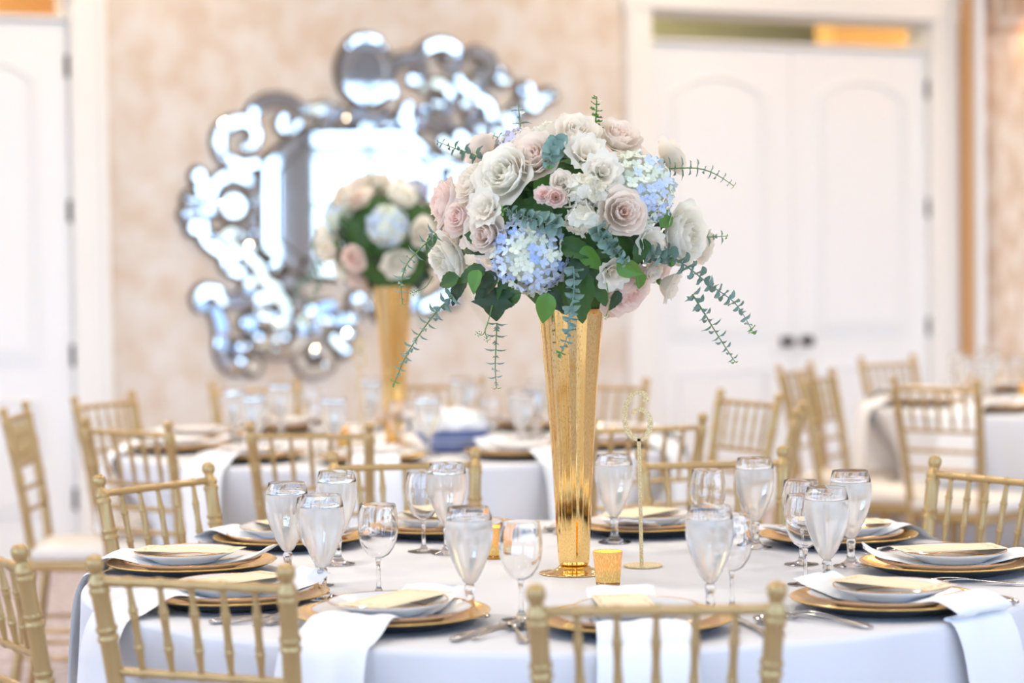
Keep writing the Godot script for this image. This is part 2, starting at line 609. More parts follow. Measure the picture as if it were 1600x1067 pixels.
func leaf_door(called: String, s0: float, s1: float, hinge_left: bool, label: String) -> void:
	var f := WALL_W - 0.03
	var o := struct(called, rbox(MB.new(), s0, s1, 0.008, 2.432, f - 0.045, f, 0.003).done(), M.door_paint, label)
	var a := s0 + 0.125
	var z := s1 - 0.165 if hinge_left else s1 - 0.15
	if not hinge_left:
		a = s0 + 0.15
	# raised panels inside moulded frames: the upper one has an arched head
	var arch := PackedVector2Array([Vector2(a, 0.905), Vector2(z, 0.905)])
	for i in 13:
		var t := i / 12.0
		arch.append(Vector2(lerpf(z, a, t), 2.175 + 0.105 * sin(PI * t) ** 0.8))
	var low := PackedVector2Array([Vector2(a, 0.22), Vector2(z, 0.22), Vector2(z, 0.744), Vector2(a, 0.744)])
	for shape in [arch, low]:
		var ring := MB.new()
		var k: int = shape.size()
		var loops := []
		for lv in [[0.0, 0.0], [0.004, 0.010], [0.016, 0.012], [0.026, 0.003]]:
			var ins: PackedVector2Array = Geometry2D.offset_polygon(shape, -lv[0], Geometry2D.JOIN_MITER)[0] if lv[0] > 0.0 else shape
			var row := PackedVector3Array()
			for i in k:
				var q: Vector2 = shape[i]
				var best := q
				var bd := 9.0
				for c in ins:
					if c.distance_to(q) < bd:
						bd = c.distance_to(q)
						best = c
				row.append(Vector3(best.x, best.y, f + lv[1]))
			loops.append(row)
		ring.grid(loops, true)
		part("panel_moulding", ring.done(), M.door_paint, o)
		var inn: PackedVector2Array = Geometry2D.offset_polygon(shape, -0.045, Geometry2D.JOIN_MITER)[0]
		part("raised_panel", MB.new().prism(inn, f - 0.001, f + 0.009, 0.006).done(), M.door_paint, o)
	for y in [0.284, 0.933, 1.583, 2.232]:
		var x := s0 - 0.004 if hinge_left else s1 + 0.004
		var hb := MB.new().lathe(p2([0, -0.055, 0.004, -0.053, 0.011, -0.05, 0.011, 0.05, 0.004, 0.053, 0, 0.055]), 10, Transform3D(Basis.IDENTITY, Vector3(x, y, f + 0.012)))
		rbox(hb, x - 0.016, x + 0.016, y - 0.048, y + 0.048, f - 0.002, f + 0.008, 0.001)
		part("hinge", hb.done(), M.bronze_hardware if called == "door_2" else M.nickel_hinge, o)
	var kx := s1 - 0.062 if hinge_left else s0 + 0.062
	part("knob", MB.new().lathe(p2([0, 0, 0.026, 0.001, 0.026, 0.006, 0.009, 0.010, 0.009, 0.03, 0.02, 0.038, 0.029, 0.05, 0.029, 0.06, 0.02, 0.07, 0, 0.073]), 16, Transform3D(Basis(Vector3.RIGHT, PI / 2), Vector3(kx, 0.881, f))).done(), M.bronze_hardware, o)

func pilaster() -> void:
	var w0 := WALL_W
	var p := 0.19
	var b := MB.new()
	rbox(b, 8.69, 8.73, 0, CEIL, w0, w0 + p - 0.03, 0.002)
	var o := struct("pillar", b.done(), M.tan_warm_light, "stone pillar beside the double doors, with a carved capital")  # amber of warm light is put into the colour of this side
	var c := MB.new()
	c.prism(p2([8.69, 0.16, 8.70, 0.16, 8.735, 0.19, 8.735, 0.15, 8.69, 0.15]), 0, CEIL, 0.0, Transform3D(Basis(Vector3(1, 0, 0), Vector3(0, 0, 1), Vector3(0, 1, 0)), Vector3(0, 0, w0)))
	part("lit_chamfer", c.done(), M.door_paint, o)  # daylight on the chamfer is put in as its white colour
	# a round shaft with a capital of rings and leaves
	part("shaft", MB.new().lathe(p2([0, 0, 0.36, 0, 0.36, 0.1, 0.33, 0.14, 0.31, 0.2, 0.30, 2.5, 0.31, 2.56, 0, 2.56]), 40, Transform3D(Basis.IDENTITY, Vector3(9.06, 0, w0 - 0.06))).done(), M.pilaster_stone, o)
	part("capital", MB.new().lathe(p2([0, 2.56, 0.32, 2.56, 0.35, 2.59, 0.32, 2.62, 0.33, 2.70, 0.42, 2.86, 0.44, 2.9, 0.44, 2.96, 0, 2.96]), 40, Transform3D(Basis.IDENTITY, Vector3(9.06, 0, w0 - 0.06))).done(), M.pilaster_stone, o)
	for i in 14:
		var a := PI * (i + 0.5) / 14.0
		part("capital_leaf", MB.new().tube(curve([Vector3(9.06 + cos(a) * 0.33, 2.62, w0 - 0.06 + sin(a) * 0.33), Vector3(9.06 + cos(a) * 0.38, 2.72, w0 - 0.06 + sin(a) * 0.38), Vector3(9.06 + cos(a) * 0.45, 2.8, w0 - 0.06 + sin(a) * 0.45), Vector3(9.06 + cos(a) * 0.47, 2.76, w0 - 0.06 + sin(a) * 0.47)], 0.03), PackedFloat32Array([0.03, 0.035, 0.035, 0.035, 0.03, 0.025, 0.02, 0.015, 0.01, 0.01, 0.01, 0.01]), 8, 0.5).done(), M.pilaster_stone, o)

# ------------------------------------------------------------------ lamps

func build_lamps() -> void:
	# recessed warm lamps in the ceiling: a row that washes the far wall, and a grid over the tables
	var spots := []
	for s in [-1.5, 1.2, 3.9, 6.6, 9.3, 12.0]:
		spots.append(Vector2(s, WALL_W + 0.9))
	for w in [-7.2, -4.2, -1.2]:
		for s in [-1.5, 1.5, 4.5, 7.5, 10.5]:
			spots.append(Vector2(s, w))
	var ringm := MB.new().lathe(p2([0.16, 0.0, 0.17, -0.012, 0.19, -0.016, 0.205, -0.01, 0.21, 0.0]), 32).done()
	var glow := MB.new().lathe(p2([0, -0.004, 0.16, -0.004, 0.16, 0, 0, 0]), 32).done()
	for i in spots.size():
		var q: Vector2 = spots[i]
		var t := thing("ceiling_lamp", "recessed ceiling lamp, %s from the left in the row %s" % [ORD[i if i < 6 else (i - 6) % 5], "along the far wall" if i < 6 else ["beyond the middle table", "over the front table", "over the camera"][(i - 6) / 5]], "lamp", rm(q.x, CEIL - 0.001, q.y), ANG, "recessed ceiling lamps")
		part("ring", ringm, M.trim_paint, t)
		part("lamp_lens", glow, M.lamp_glow, t)
		var l := AreaLight3D.new()
		l.name = "lamp_light"
		l.area_size = Vector2(0.28, 0.28)
		l.light_color = Color(1.0, 0.87, 0.70) if i < 6 else Color(1.0, 0.975, 0.915)
		l.light_energy = LAMP_ENERGY * (0.6 if i < 6 else (1.45 if q.y < -7.0 else 0.84))
		l.shadow_enabled = true
		l.set("area_range", 30.0)
		l.set("area_attenuation", 2.0)
		l.rotation.x = -PI / 2
		l.position.y = -0.02
		t.add_child(l)
	# lamps in the hall behind the doors
	for q in [Vector3(2.6, 2.9, WALL_W - 1.1), Vector3(10.4, 3.1, WALL_W - 1.1), Vector3(8.0, 3.1, WALL_W - 1.8)]:
		var t := thing("hall_lamp", "warm globe lamp hanging in the hall behind " + ("the left door" if q.x < 5.0 else ("the right end of the double doors" if q.x > 9.0 else "the middle of the double doors")), "lamp", rm(q.x, q.y, q.z), 0.0, "hall lamps")
		part("lamp_globe", MB.new().lathe(p2([0, -0.12, 0.07, -0.1, 0.12, 0, 0.07, 0.1, 0, 0.12]), 20).done(), M.lamp_glow, t)
		part("rod", MB.new().tube(PackedVector3Array([Vector3(0, 0.12, 0), Vector3(0, CEIL - q.y, 0)]), rads(2, 0.01, 0.01), 8).done(), M.bronze_hardware, t)
		var l := OmniLight3D.new()
		l.name = "hall_light"
		l.light_color = Color(1.0, 0.91, 0.76)
		l.light_energy = 3.0 if q.x < 5.0 else (1.8 if q.x > 9.0 else 4.0)
		l.light_size = 0.1
		l.omni_range = 20.0
		l.omni_attenuation = 2.0
		l.shadow_enabled = true
		t.add_child(l)
	# the amber sconce on the pillar
	var sc := thing("wall_sconce", "glowing amber sconce on the stone pillar", "lamp", rm(9.13, 2.18, WALL_W + 0.34), ANG)
	part("lamp_shade", MB.new().lathe(p2([0.03, 0, 0.055, 0.02, 0.075, 0.1, 0.08, 0.2, 0.072, 0.3, 0.068, 0.3, 0.074, 0.2, 0.07, 0.1, 0.05, 0.025, 0.03, 0.006]), 24).done(), M.sconce_shade, sc)
	part("bracket", MB.new().tube(curve([Vector3(0, 0.01, -0.1), Vector3(0, -0.06, -0.05), Vector3(0, -0.03, 0.0), Vector3(0, 0.01, 0.0)], 0.02), rads(12, 0.012, 0.012), 8).done(), M.bronze_hardware, sc)
	var sl := OmniLight3D.new()
	sl.name = "sconce_light"
	sl.light_color = Color(1.0, 0.66, 0.32)
	sl.light_energy = 0.25
	sl.light_size = 0.05
	sl.omni_range = 20.0
	sl.omni_attenuation = 2.0
	sl.shadow_enabled = true
	sl.position = Vector3(0, 0.36, 0)
	sc.add_child(sl)

# ------------------------------------------------------------------ tables

const T1 := Vector3(0.094, 0, -4.64)
const T2 := Vector3(-0.38, 0, -7.82)
const T3 := Vector3(2.28, 0, -9.45)

# a round table under a cloth to the floor; the skirt gives way where chairs are pushed in
func round_table(c: Vector3, where: String, chairs: Array, sd: int) -> void:
	var t := thing("banquet_table", "round banquet table hidden under the cloth of " + where, "table", c)
	part("tabletop", MB.new().lathe(p2([0, 0.725, 0.90, 0.725, 0.905, 0.73, 0.905, 0.755, 0.90, 0.759, 0, 0.759]), 64).done(), M.tan_warm_light, t)
	for k in 4:
		var a := TAU * k / 4 + 0.4
		part("leg", MB.new().tube(PackedVector3Array([Vector3(cos(a) * 0.5, 0, sin(a) * 0.5), Vector3(cos(a) * 0.45, 0.725, sin(a) * 0.45)]), rads(2, 0.015, 0.015), 8).done(), M.bronze_hardware, t)
	var r := RandomNumberGenerator.new()
	r.seed = sd
	var ph := [r.randf() * TAU, r.randf() * TAU, r.randf() * TAU]
	var seg := 240
	var rows := []
	for rr in [0.0, 0.3, 0.6, 0.8, 0.88, 0.902]:
		rows.append([rr, TABLE_TOP - 0.0005, 0.0])
	rows.append([0.910, TABLE_TOP - 0.002, 0.0])
	rows.append([0.915, TABLE_TOP - 0.007, 0.0])
	for i in 15:
		var d := 0.012 + 0.75 * pow(i / 14.0, 1.4)
		rows.append([0.917 + 0.01 * minf(1.0, d * 3.0), TABLE_TOP - d, minf(1.0, d / 0.7)])
	var g := []
	for e in rows:
		var row := PackedVector3Array()
		for i in seg:
			var a := TAU * i / seg
			var rr: float = e[0]
			if e[2] > 0.0:
				var fold := 0.5 * sin(a * 13.0 + ph[0]) + 0.35 * sin(a * 21.0 + ph[1]) + 0.25 * sin(a * 34.0 + ph[2])
				rr += fold * 0.055 * pow(e[2], 0.8) + 0.02 * e[2]
				for ca in chairs:
					var da := absf(angle_difference(a, ca[0]))
					rr -= ca[1] * smoothstep(0.34, 0.14, da) * smoothstep(0.02, 0.5, e[2])
			row.append(Vector3(sin(a) * rr, maxf(0.006, e[1]), cos(a) * rr))
		g.append(row)
	var cl := part(numbered("tablecloth"), MB.new().grid(g, true).done(), M.tablecloth_linen, self, Transform3D(Basis.IDENTITY, c))
	tag(cl, "white linen tablecloth falling to the floor on " + where, "tablecloth", "white round tablecloths")

func build_tables() -> void:
	round_table(T1, "the nearest table", chair_angles(T1), 3)
	round_table(T2, "the middle table behind the gold vase", chair_angles(T2), 5)
	round_table(T3, "the far table by the double doors", chair_angles(T3), 9)
	# tables nearer than the frame shows: the gold vase mirrors their cloths
	round_table(Vector3(-2.0, 0, -2.2), "an unseen table at left", [], 12)
	round_table(Vector3(1.95, 0, -2.4), "an unseen table at right", [], 13)

# ------------------------------------------------------------------ chairs

# x, z of the back's top; turn in degrees; label
var CHAIRS := [
	[0.196, -3.34, 0.0, "gold chair nearest the camera, its slatted back before a hanging napkin"],
	[-0.497, -3.66, -23.0, "gold chair at front, left of the nearest one, partly hiding a place setting"],
	[-0.887, -4.02, -58.0, "gold chair cut off by the picture's edge, with a white cushion at bottom corner"],
	[-0.778, -5.224, -126.0, "gold chair with empty slatted back at the upper left of the front table"],
	[-0.255, -5.64, 190.0, "gold chair behind the front table, seen between goblets left of the vase"],
	[0.46, -5.59, 188.0, "gold chair behind the front table, just right of the table number six"],
	[1.02, -5.155, 124.0, "gold chair at the front table's right, its back cut off by the frame"],
	[-1.555, -7.53, -90.0, "gold chair seen side-on before the left door, white seat showing"],
	[-1.367, -8.066, -115.0, "gold chair far left between the white door and the middle table"],
	[-1.09, -6.785, -37.0, "gold chair at the middle table's left front, behind the empty slatted chair"],
	[-0.556, -6.58, -10.0, "gold chair backing onto the goblets in front of the orange candle"],
	[0.376, -6.677, 22.0, "gold chair of the middle table right behind the number six"],
	[-0.94, -8.80, -150.0, "blurred gold chair across the middle table under the mirror's lower left"],
	[-0.28, -8.88, 176.0, "blurred gold chair across the middle table between vase stem and bowl"],
	[0.34, -8.70, 145.0, "blurred gold chair across the middle table against the door casing"],
	[0.84, -7.05, 80.0, "gold chair seen edge-on beside the middle table, right of the number six"],
	[0.76, -7.75, 118.0, "gold chair standing alone in front of the white double doors"],
	[1.115, -9.55, -118.0, "farther of two overlapping gold chairs before the door knobs"],
	[1.13, -9.0, -118.0, "nearer of two overlapping gold chairs before the door knobs"],
	[1.57, -10.12, -139.0, "palest gold chair beyond the far table, against the right door"],
	[1.457, -8.342, -41.0, "gold chair with cream cushion backing towards us at the far table"],
	[2.25, -10.65, 178.0, "gold chair beyond the far table's glasses at the picture's edge"],
]

func chair_angles(c: Vector3) -> Array:
	var o := []
	for e in CHAIRS:
		var d := Vector3(e[0], 0, e[1]) - c
		if d.length() < 1.6:
			# how far the seat's front edge reaches under the cloth
			var turn := deg_to_rad(e[2])
			var front := d - Vector3(sin(turn), 0, cos(turn)) * 0.44
			o.append([atan2(front.x, front.z), clampf(0.94 - front.length() + 0.05, 0.0, 0.6)])
	return o

func ringed(r: float, marks: Array, y0: float, y1: float, bump := 0.0028) -> Array:
	var o := [[y0, r]]
	for y in marks:
		for e in [[-0.0125, 0.0], [-0.0105, bump], [-0.0045, bump], [-0.0025, 0.0], [0.0025, 0.0], [0.0045, bump], [0.0105, bump], [0.0125, 0.0]]:
			o.append([y + e[0], r + e[1]])
	o.append([y1, r])
	return o

func back_half(y: float) -> float:
	return lerpf(0.152, 0.140, y / 0.45) if y < 0.45 else 0.140 + 0.0275 * (y - 0.45) / 0.47

func back_z(y: float) -> float:
	return lerpf(0.245, 0.175, y / 0.45) if y < 0.45 else 0.175 + 0.075 * pow((y - 0.45) / 0.47, 1.4)

func swept(path: Callable, list: Array, sides := 12) -> ArrayMesh:
	var p := PackedVector3Array()
	var r := PackedFloat32Array()
	for e in list:
		p.append(path.call(e[0]))
		r.append(e[1])
	return MB.new().tube(p, r, sides).done()

func build_chairs() -> void:
	var t := thing("chiavari_chair", "", "chair", Vector3.ZERO, 0.0, "gold chairs round the tables")
	var g: Material = M.chair_gold
	for s in [-1.0, 1.0]:
		var list := ringed(0.0143, [0.10, 0.27, 0.40, 0.50, 0.62, 0.70, 0.795], 0.0, 0.858)
		list.append_array([[0.860, 0.0165], [0.867, 0.0165], [0.869, 0.0145], [0.872, 0.0145], [0.874, 0.0160], [0.878, 0.0160], [0.884, 0.0135], [0.890, 0.0100], [0.894, 0.0100], [0.897, 0.0122], [0.902, 0.0143], [0.909, 0.0145], [0.914, 0.0134], [0.918, 0.0098], [0.920, 0.004]])
		part("back_post", swept(func(y): return Vector3(s * back_half(y), y, back_z(y)), list, 14), g, t)
		var leg := [[0.0, 0.010], [0.03, 0.0115]]
		leg.append_array(ringed(0.0145, [0.12, 0.26, 0.37], 0.06, 0.425))
		part("front_leg", swept(func(y): return Vector3(s * lerpf(0.192, 0.178, y / 0.43), y, lerpf(-0.205, -0.180, y / 0.43)), leg, 12), g, t)
		for y in [0.15, 0.235]:
			part("stretcher", swept(func(q): return Vector3(s * lerpf(0.187, 0.148, q), y, lerpf(-0.196, back_z(y), q)), bar(0.0065, [0.33, 0.66]), 8), g, t)
	var tops := []
	for i in 5:
		tops.append((i + 1) / 6.0)
	part("top_rail", swept(func(q): return Vector3(lerpf(-1, 1, q) * back_half(0.88), 0.880, back_z(0.88)), bar(0.0076, tops, 0.0017), 12), g, t)
	for y in [0.735, 0.665, 0.598]:
		part("cross_rail", swept(func(q): return Vector3(lerpf(-1, 1, q) * back_half(y), y, back_z(y)), bar(0.0066, tops, 0.0014), 10), g, t)
	for i in 5:
		var q: float = lerpf(-1.0, 1.0, (i + 1) / 6.0)
		var list := [[0.735, 0.0042], [0.750, 0.0052], [0.772, 0.0068], [0.7735, 0.0082], [0.778, 0.0082], [0.7795, 0.0068], [0.782, 0.0068], [0.7835, 0.0080], [0.787, 0.0066], [0.806, 0.0060], [0.823, 0.0066], [0.8265, 0.0080], [0.828, 0.0068], [0.8305, 0.0068], [0.832, 0.0082], [0.8365, 0.0082], [0.838, 0.0068], [0.855, 0.0054], [0.879, 0.0044]]
		part("spindle", swept(func(y): return Vector3(q * back_half(y), y, back_z(y)), list, 10), g, t)
	for e in [[-0.196, 0.190, 0.20], [-0.196, 0.190, 0.285]]:
		part("stretcher", swept(func(q): return Vector3(lerpf(-1, 1, q) * 0.186, e[2], -0.19), bar(0.0065, [0.25, 0.5, 0.75]), 8), g, t)
	part("stretcher", swept(func(q): return Vector3(lerpf(-1, 1, q) * back_half(0.2), 0.2, back_z(0.2)), bar(0.0065, [0.33, 0.66]), 8), g, t)
	# seat and cushion follow one rounded outline
	var out := PackedVector2Array()
	for c in [[0.198, -0.2, -90.0], [0.166, 0.19, 0.0], [-0.166, 0.19, 90.0], [-0.198, -0.2, 180.0]]:
		for k in 5:
			var a := deg_to_rad(c[2] + k * 22.5)
			var d := Vector2(cos(a), sin(a)) * 0.03
			out.append(Vector2(c[0] - signf(c[0]) * 0.03, c[1] - signf(c[1]) * 0.03) + d)
	var stack := func(levels: Array) -> ArrayMesh:
		var rows := []
		for lv in levels:
			var row := PackedVector3Array()
			for q in out:
				row.append(Vector3(q.x * lv[1], lv[0], q.y * lv[1]))
			rows.append(row)
		return MB.new().grid(rows, true).done()
	part("seat_frame", stack.call([[0.418, 0.0], [0.418, 0.97], [0.421, 1.0], [0.445, 1.0], [0.449, 0.98], [0.449, 0.0]]), g, t)
	part("cushion", stack.call([[0.449, 0.0], [0.449, 0.93], [0.455, 0.975], [0.470, 0.985], [0.486, 0.965], [0.495, 0.90], [0.500, 0.7], [0.503, 0.4], [0.504, 0.0]]), M.cushion_ivory, t)
	t.scale = Vector3.ONE * 1.005
	for i in CHAIRS.size():
		var e: Array = CHAIRS[i]
		var turn := deg_to_rad(e[2])
		var at := Vector3(e[0], 0, e[1]) - Vector3(sin(turn), 0, cos(turn)) * 0.25
		if i == 0:
			t.position = at
			t.rotation.y = turn
			t.set_meta("label", e[3])
		else:
			dup(t, at, turn, e[3])

func bar(r: float, marks: Array, bump := 0.0013) -> Array:
	var o := [[0.0, r]]
	for m in marks:
		for e in [[-0.022, 0.0], [-0.015, bump], [-0.004, bump], [0.0, bump * 0.3], [0.004, bump], [0.015, bump], [0.022, 0.0]]:
			o.append([m + e[0], r + e[1]])
	o.append([1.0, r])
	return o

# ------------------------------------------------------------------ place settings

const ORD := ["first", "second", "third", "fourth", "fifth", "sixth", "seventh", "eighth", "ninth", "tenth", "eleventh", "twelfth", "thirteenth", "fourteenth"]

# x, z, outward bearing (degrees), where
var SETTINGS := [
	[-0.207, -4.029, -26.0, "at the setting between the two nearest chairs"],
	[0.195, -3.935, 6.0, "at the setting behind the nearest chair"],
	[0.636, -4.126, 44.0, "at the setting whose napkin hangs lower right"],
	[0.823, -4.584, 86.0, "at the rightmost setting of the front table"],
	[0.677, -5.037, 124.0, "at the rear setting beyond the right goblets"],
	[0.289, -5.276, 163.0, "at the rear setting behind the number six"],
	[-0.160, -5.288, 201.0, "at the rear setting just left of the gold vase"],
	[-0.475, -5.123, 230.0, "at the rear setting beyond the left goblets"],
	[-0.633, -4.723, 263.0, "at the leftmost setting of the front table"],
	[-0.495, -4.277, 302.0, "at the setting behind the front left chair"],
]
const WATER := [[-0.431, -4.576], [-0.346, -4.333], [-0.353, -4.801], [-0.077, -4.098], [-0.137, -4.952], [0.212, -5.10], [0.33, -4.072], [0.498, -4.984], [0.565, -4.358], [0.653, -4.676]]
const WINE := [[-0.372, -4.501], [-0.247, -4.364], [-0.188, -4.989], [0.01, -4.056], [0.372, -4.13], [0.40, -4.97], [0.561, -4.714], [0.535, -4.436]]

var proto := {}

func plate_mesh(k: float) -> ArrayMesh:
	return MB.new().lathe(p2([0, 0.004 * k, 0.07 * k, 0.004, 0.078 * k, 0.0045, 0.086 * k, 0.008, 0.10 * k, 0.0125, 0.128 * k, 0.020, 0.134 * k, 0.0225, 0.1355 * k, 0.0225, 0.1355 * k, 0.0205, 0.128 * k, 0.0165, 0.10 * k, 0.0085, 0.088 * k, 0.0035, 0.08 * k, 0.0, 0.075 * k, 0.0, 0.07 * k, 0.001, 0, 0.001]), 72).done()

func make_prototypes() -> void:
	var c := thing("charger_plate", "", "plate", Vector3.ZERO, 0, "gold chargers")
	part("disc", MB.new().lathe(p2([0, 0.006, 0.112, 0.006, 0.118, 0.0065, 0.126, 0.010, 0.150, 0.0185, 0.160, 0.0225, 0.1645, 0.0238, 0.166, 0.0225, 0.164, 0.0205, 0.150, 0.0155, 0.126, 0.006, 0.110, 0.0025, 0.104, 0.0, 0.100, 0.0, 0.098, 0.003, 0, 0.003]), 96).done(), M.charger_gold, c)
	part("underside_shade", MB.new().lathe(p2([0.163, 0.0198, 0.150, 0.0150, 0.126, 0.0054, 0.110, 0.0019, 0.104, -0.0002, 0.100, -0.0002, 0.098, 0.002, 0, 0.002]), 72).done(), M.under_rim_shade, c)  # black skin added to deepen the shadow gap under the rim
	proto.charger = c
	var d := thing("dinner_plate", "", "plate", Vector3.ZERO, 0, "white dinner plates")
	part("body", plate_mesh(1.0), M.porcelain, d)
	part("gold_line", MB.new().lathe(p2([0.133, 0.0224, 0.1358, 0.0231, 0.1362, 0.0215, 0.133, 0.0218]), 72).done(), M.gold_rim, d)
	proto.dinner = d
	var s := thing("salad_plate", "", "plate", Vector3.ZERO, 0, "white salad plates")
	part("body", plate_mesh(0.74), M.porcelain, s)
	part("gold_line", MB.new().lathe(p2([0.0985, 0.0224, 0.1005, 0.0231, 0.1009, 0.0215, 0.0985, 0.0218]), 64).done(), M.gold_rim, s)
	part("gold_line", MB.new().lathe(p2([0.063, 0.0080, 0.0645, 0.0088, 0.066, 0.0092]), 64).done(), M.gold_rim, s)
	proto.salad = s
	# water goblet
	var g := thing("water_goblet", "", "glass", Vector3.ZERO, 0, "goblets of ice water")
	part("bowl", MB.new().lathe(p2([0.0389, 0.1662, 0.0396, 0.1665, 0.0385, 0.172, 0.0352, 0.1865, 0.0348, 0.1872, 0.0340, 0.1868, 0.0371, 0.172, 0.0382, 0.1668]), 36, Transform3D.IDENTITY, true).done(), M.solid_glass, g)
	part("stem", MB.new().lathe(p2([0, 0, 0.033, 0, 0.035, 0.0015, 0.034, 0.003, 0.024, 0.005, 0.014, 0.009, 0.009, 0.016, 0.0075, 0.024, 0.0075, 0.034, 0.0085, 0.043, 0.0095, 0.048, 0.0085, 0.053, 0.0070, 0.0545, 0, 0.0545]), 24).done(), M.solid_glass, g)
	var wt := part("water", MB.new().lathe(p2([0, 0.0552, 0.006, 0.0553, 0.012, 0.0605, 0.020, 0.074, 0.030, 0.096, 0.0375, 0.118, 0.041, 0.138, 0.0408, 0.155, 0.0397, 0.1645, 0.0390, 0.1658, 0.037, 0.166, 0, 0.166]), 40).done(), M.water, g)
	for e in [[-0.012, 0.158, 0.010, 0.4], [0.015, 0.156, 0.004, 1.0], [0.002, 0.150, -0.016, 1.9], [-0.016, 0.138, -0.008, 0.2]]:
		part("ice_cube", MB.new().box(Vector3.ZERO, Vector3(0.022, 0.019, 0.021), 0.005).done(), M.ice, wt, Transform3D(Basis(Vector3(0.5, 1, 0.3).normalized(), e[3]), Vector3(e[0], e[1], e[2])))
	proto.water = g
	var w := thing("wine_glass", "", "glass", Vector3.ZERO, 0, "empty wine glasses")
	part("bowl", MB.new().lathe(p2([0, 0.0672, 0.0035, 0.0673, 0.010, 0.069, 0.020, 0.075, 0.029, 0.088, 0.0345, 0.103, 0.0368, 0.120, 0.0365, 0.138, 0.0345, 0.155, 0.0328, 0.1655, 0.0322, 0.166, 0.0316, 0.1652, 0.0333, 0.155, 0.0353, 0.138, 0.0356, 0.120, 0.0333, 0.1035, 0.0278, 0.089, 0.0188, 0.0765, 0.009, 0.0705, 0, 0.0688]), 36).done(), M.solid_glass, w)
	part("stem", MB.new().lathe(p2([0, 0, 0.032, 0, 0.034, 0.0012, 0.033, 0.0022, 0.018, 0.004, 0.008, 0.008, 0.0042, 0.016, 0.0036, 0.03, 0.0036, 0.052, 0.0048, 0.062, 0.0055, 0.066, 0, 0.067]), 20).done(), M.solid_glass, w)
	proto.wine = w
	# cutlery, lying along z with the handle towards the seat
	var f := thing("fork", "", "cutlery", Vector3.ZERO, 0, "silver forks")
	var h := MB.new()
	h.tube(curve([Vector3(0, 0.004, 0.10), Vector3(0, 0.006, 0.06), Vector3(0, 0.013, 0.0), Vector3(0, 0.012, -0.04), Vector3(0, 0.005, -0.055)], 0.012), PackedFloat32Array([0.005, 0.0075, 0.0075, 0.0065, 0.0052, 0.0042, 0.0035, 0.0030, 0.0028, 0.0028, 0.003, 0.004, 0.007, 0.0105]), 8, 0.32, Vector3.UP)
	part("handle", h.done(), M.silver, f)
	for k in 4:
		var x := (k - 1.5) * 0.0058
		part("tine", MB.new().tube(curve([Vector3(x, 0.005, -0.054), Vector3(x, 0.003, -0.075), Vector3(x * 1.02, 0.007, -0.10)], 0.012), rads(6, 0.0018, 0.0010), 6, 1.0, Vector3.UP).done(), M.silver, f)
	proto.fork = f
	var n := thing("dinner_knife", "", "cutlery", Vector3.ZERO, 0, "silver knives")
	part("handle", MB.new().tube(curve([Vector3(0, 0.005, 0.11), Vector3(0, 0.006, 0.06), Vector3(0, 0.006, 0.0)], 0.015), PackedFloat32Array([0.005, 0.0085, 0.0088, 0.008, 0.0068, 0.006, 0.0062, 0.0066, 0.006]), 10, 0.6, Vector3.UP).done(), M.silver, n)
	part("blade", MB.new().prism(p2([0.006, 0.0, -0.006, 0.0, -0.0085, -0.05, -0.0085, -0.095, -0.002, -0.118, 0.005, -0.11, 0.006, -0.05]), -0.0009, 0.0009, 0.0005, Transform3D(Basis(Vector3(1, 0, 0), Vector3(0, 0, 1), Vector3(0, -1, 0)), Vector3(0, 0.0055, 0.0))).done(), M.silver, n)
	proto.knife = n
	var sp := thing("teaspoon", "", "cutlery", Vector3.ZERO, 0, "silver spoons")
	part("handle", MB.new().tube(curve([Vector3(0, 0.004, 0.085), Vector3(0, 0.007, 0.05), Vector3(0, 0.011, 0.0), Vector3(0, 0.006, -0.03)], 0.012), PackedFloat32Array([0.004, 0.0065, 0.006, 0.005, 0.004, 0.0033, 0.0028, 0.0028, 0.003, 0.0035, 0.004, 0.004]), 8, 0.35, Vector3.UP).done(), M.silver, sp)
	var bowl := []
	for e in [[1.0, 0.010], [0.8, 0.0055], [0.5, 0.003], [0.0, 0.002]]:
		var row := PackedVector3Array()
		for k in 16:
			var a := TAU * k / 16
			row.append(Vector3(cos(a) * 0.0155 * e[0], e[1], -0.052 + sin(a) * 0.026 * e[0]))
		bowl.append(row)
	part("bowl", MB.new().grid(bowl, true).done(), M.silver, sp)
	proto.spoon = sp

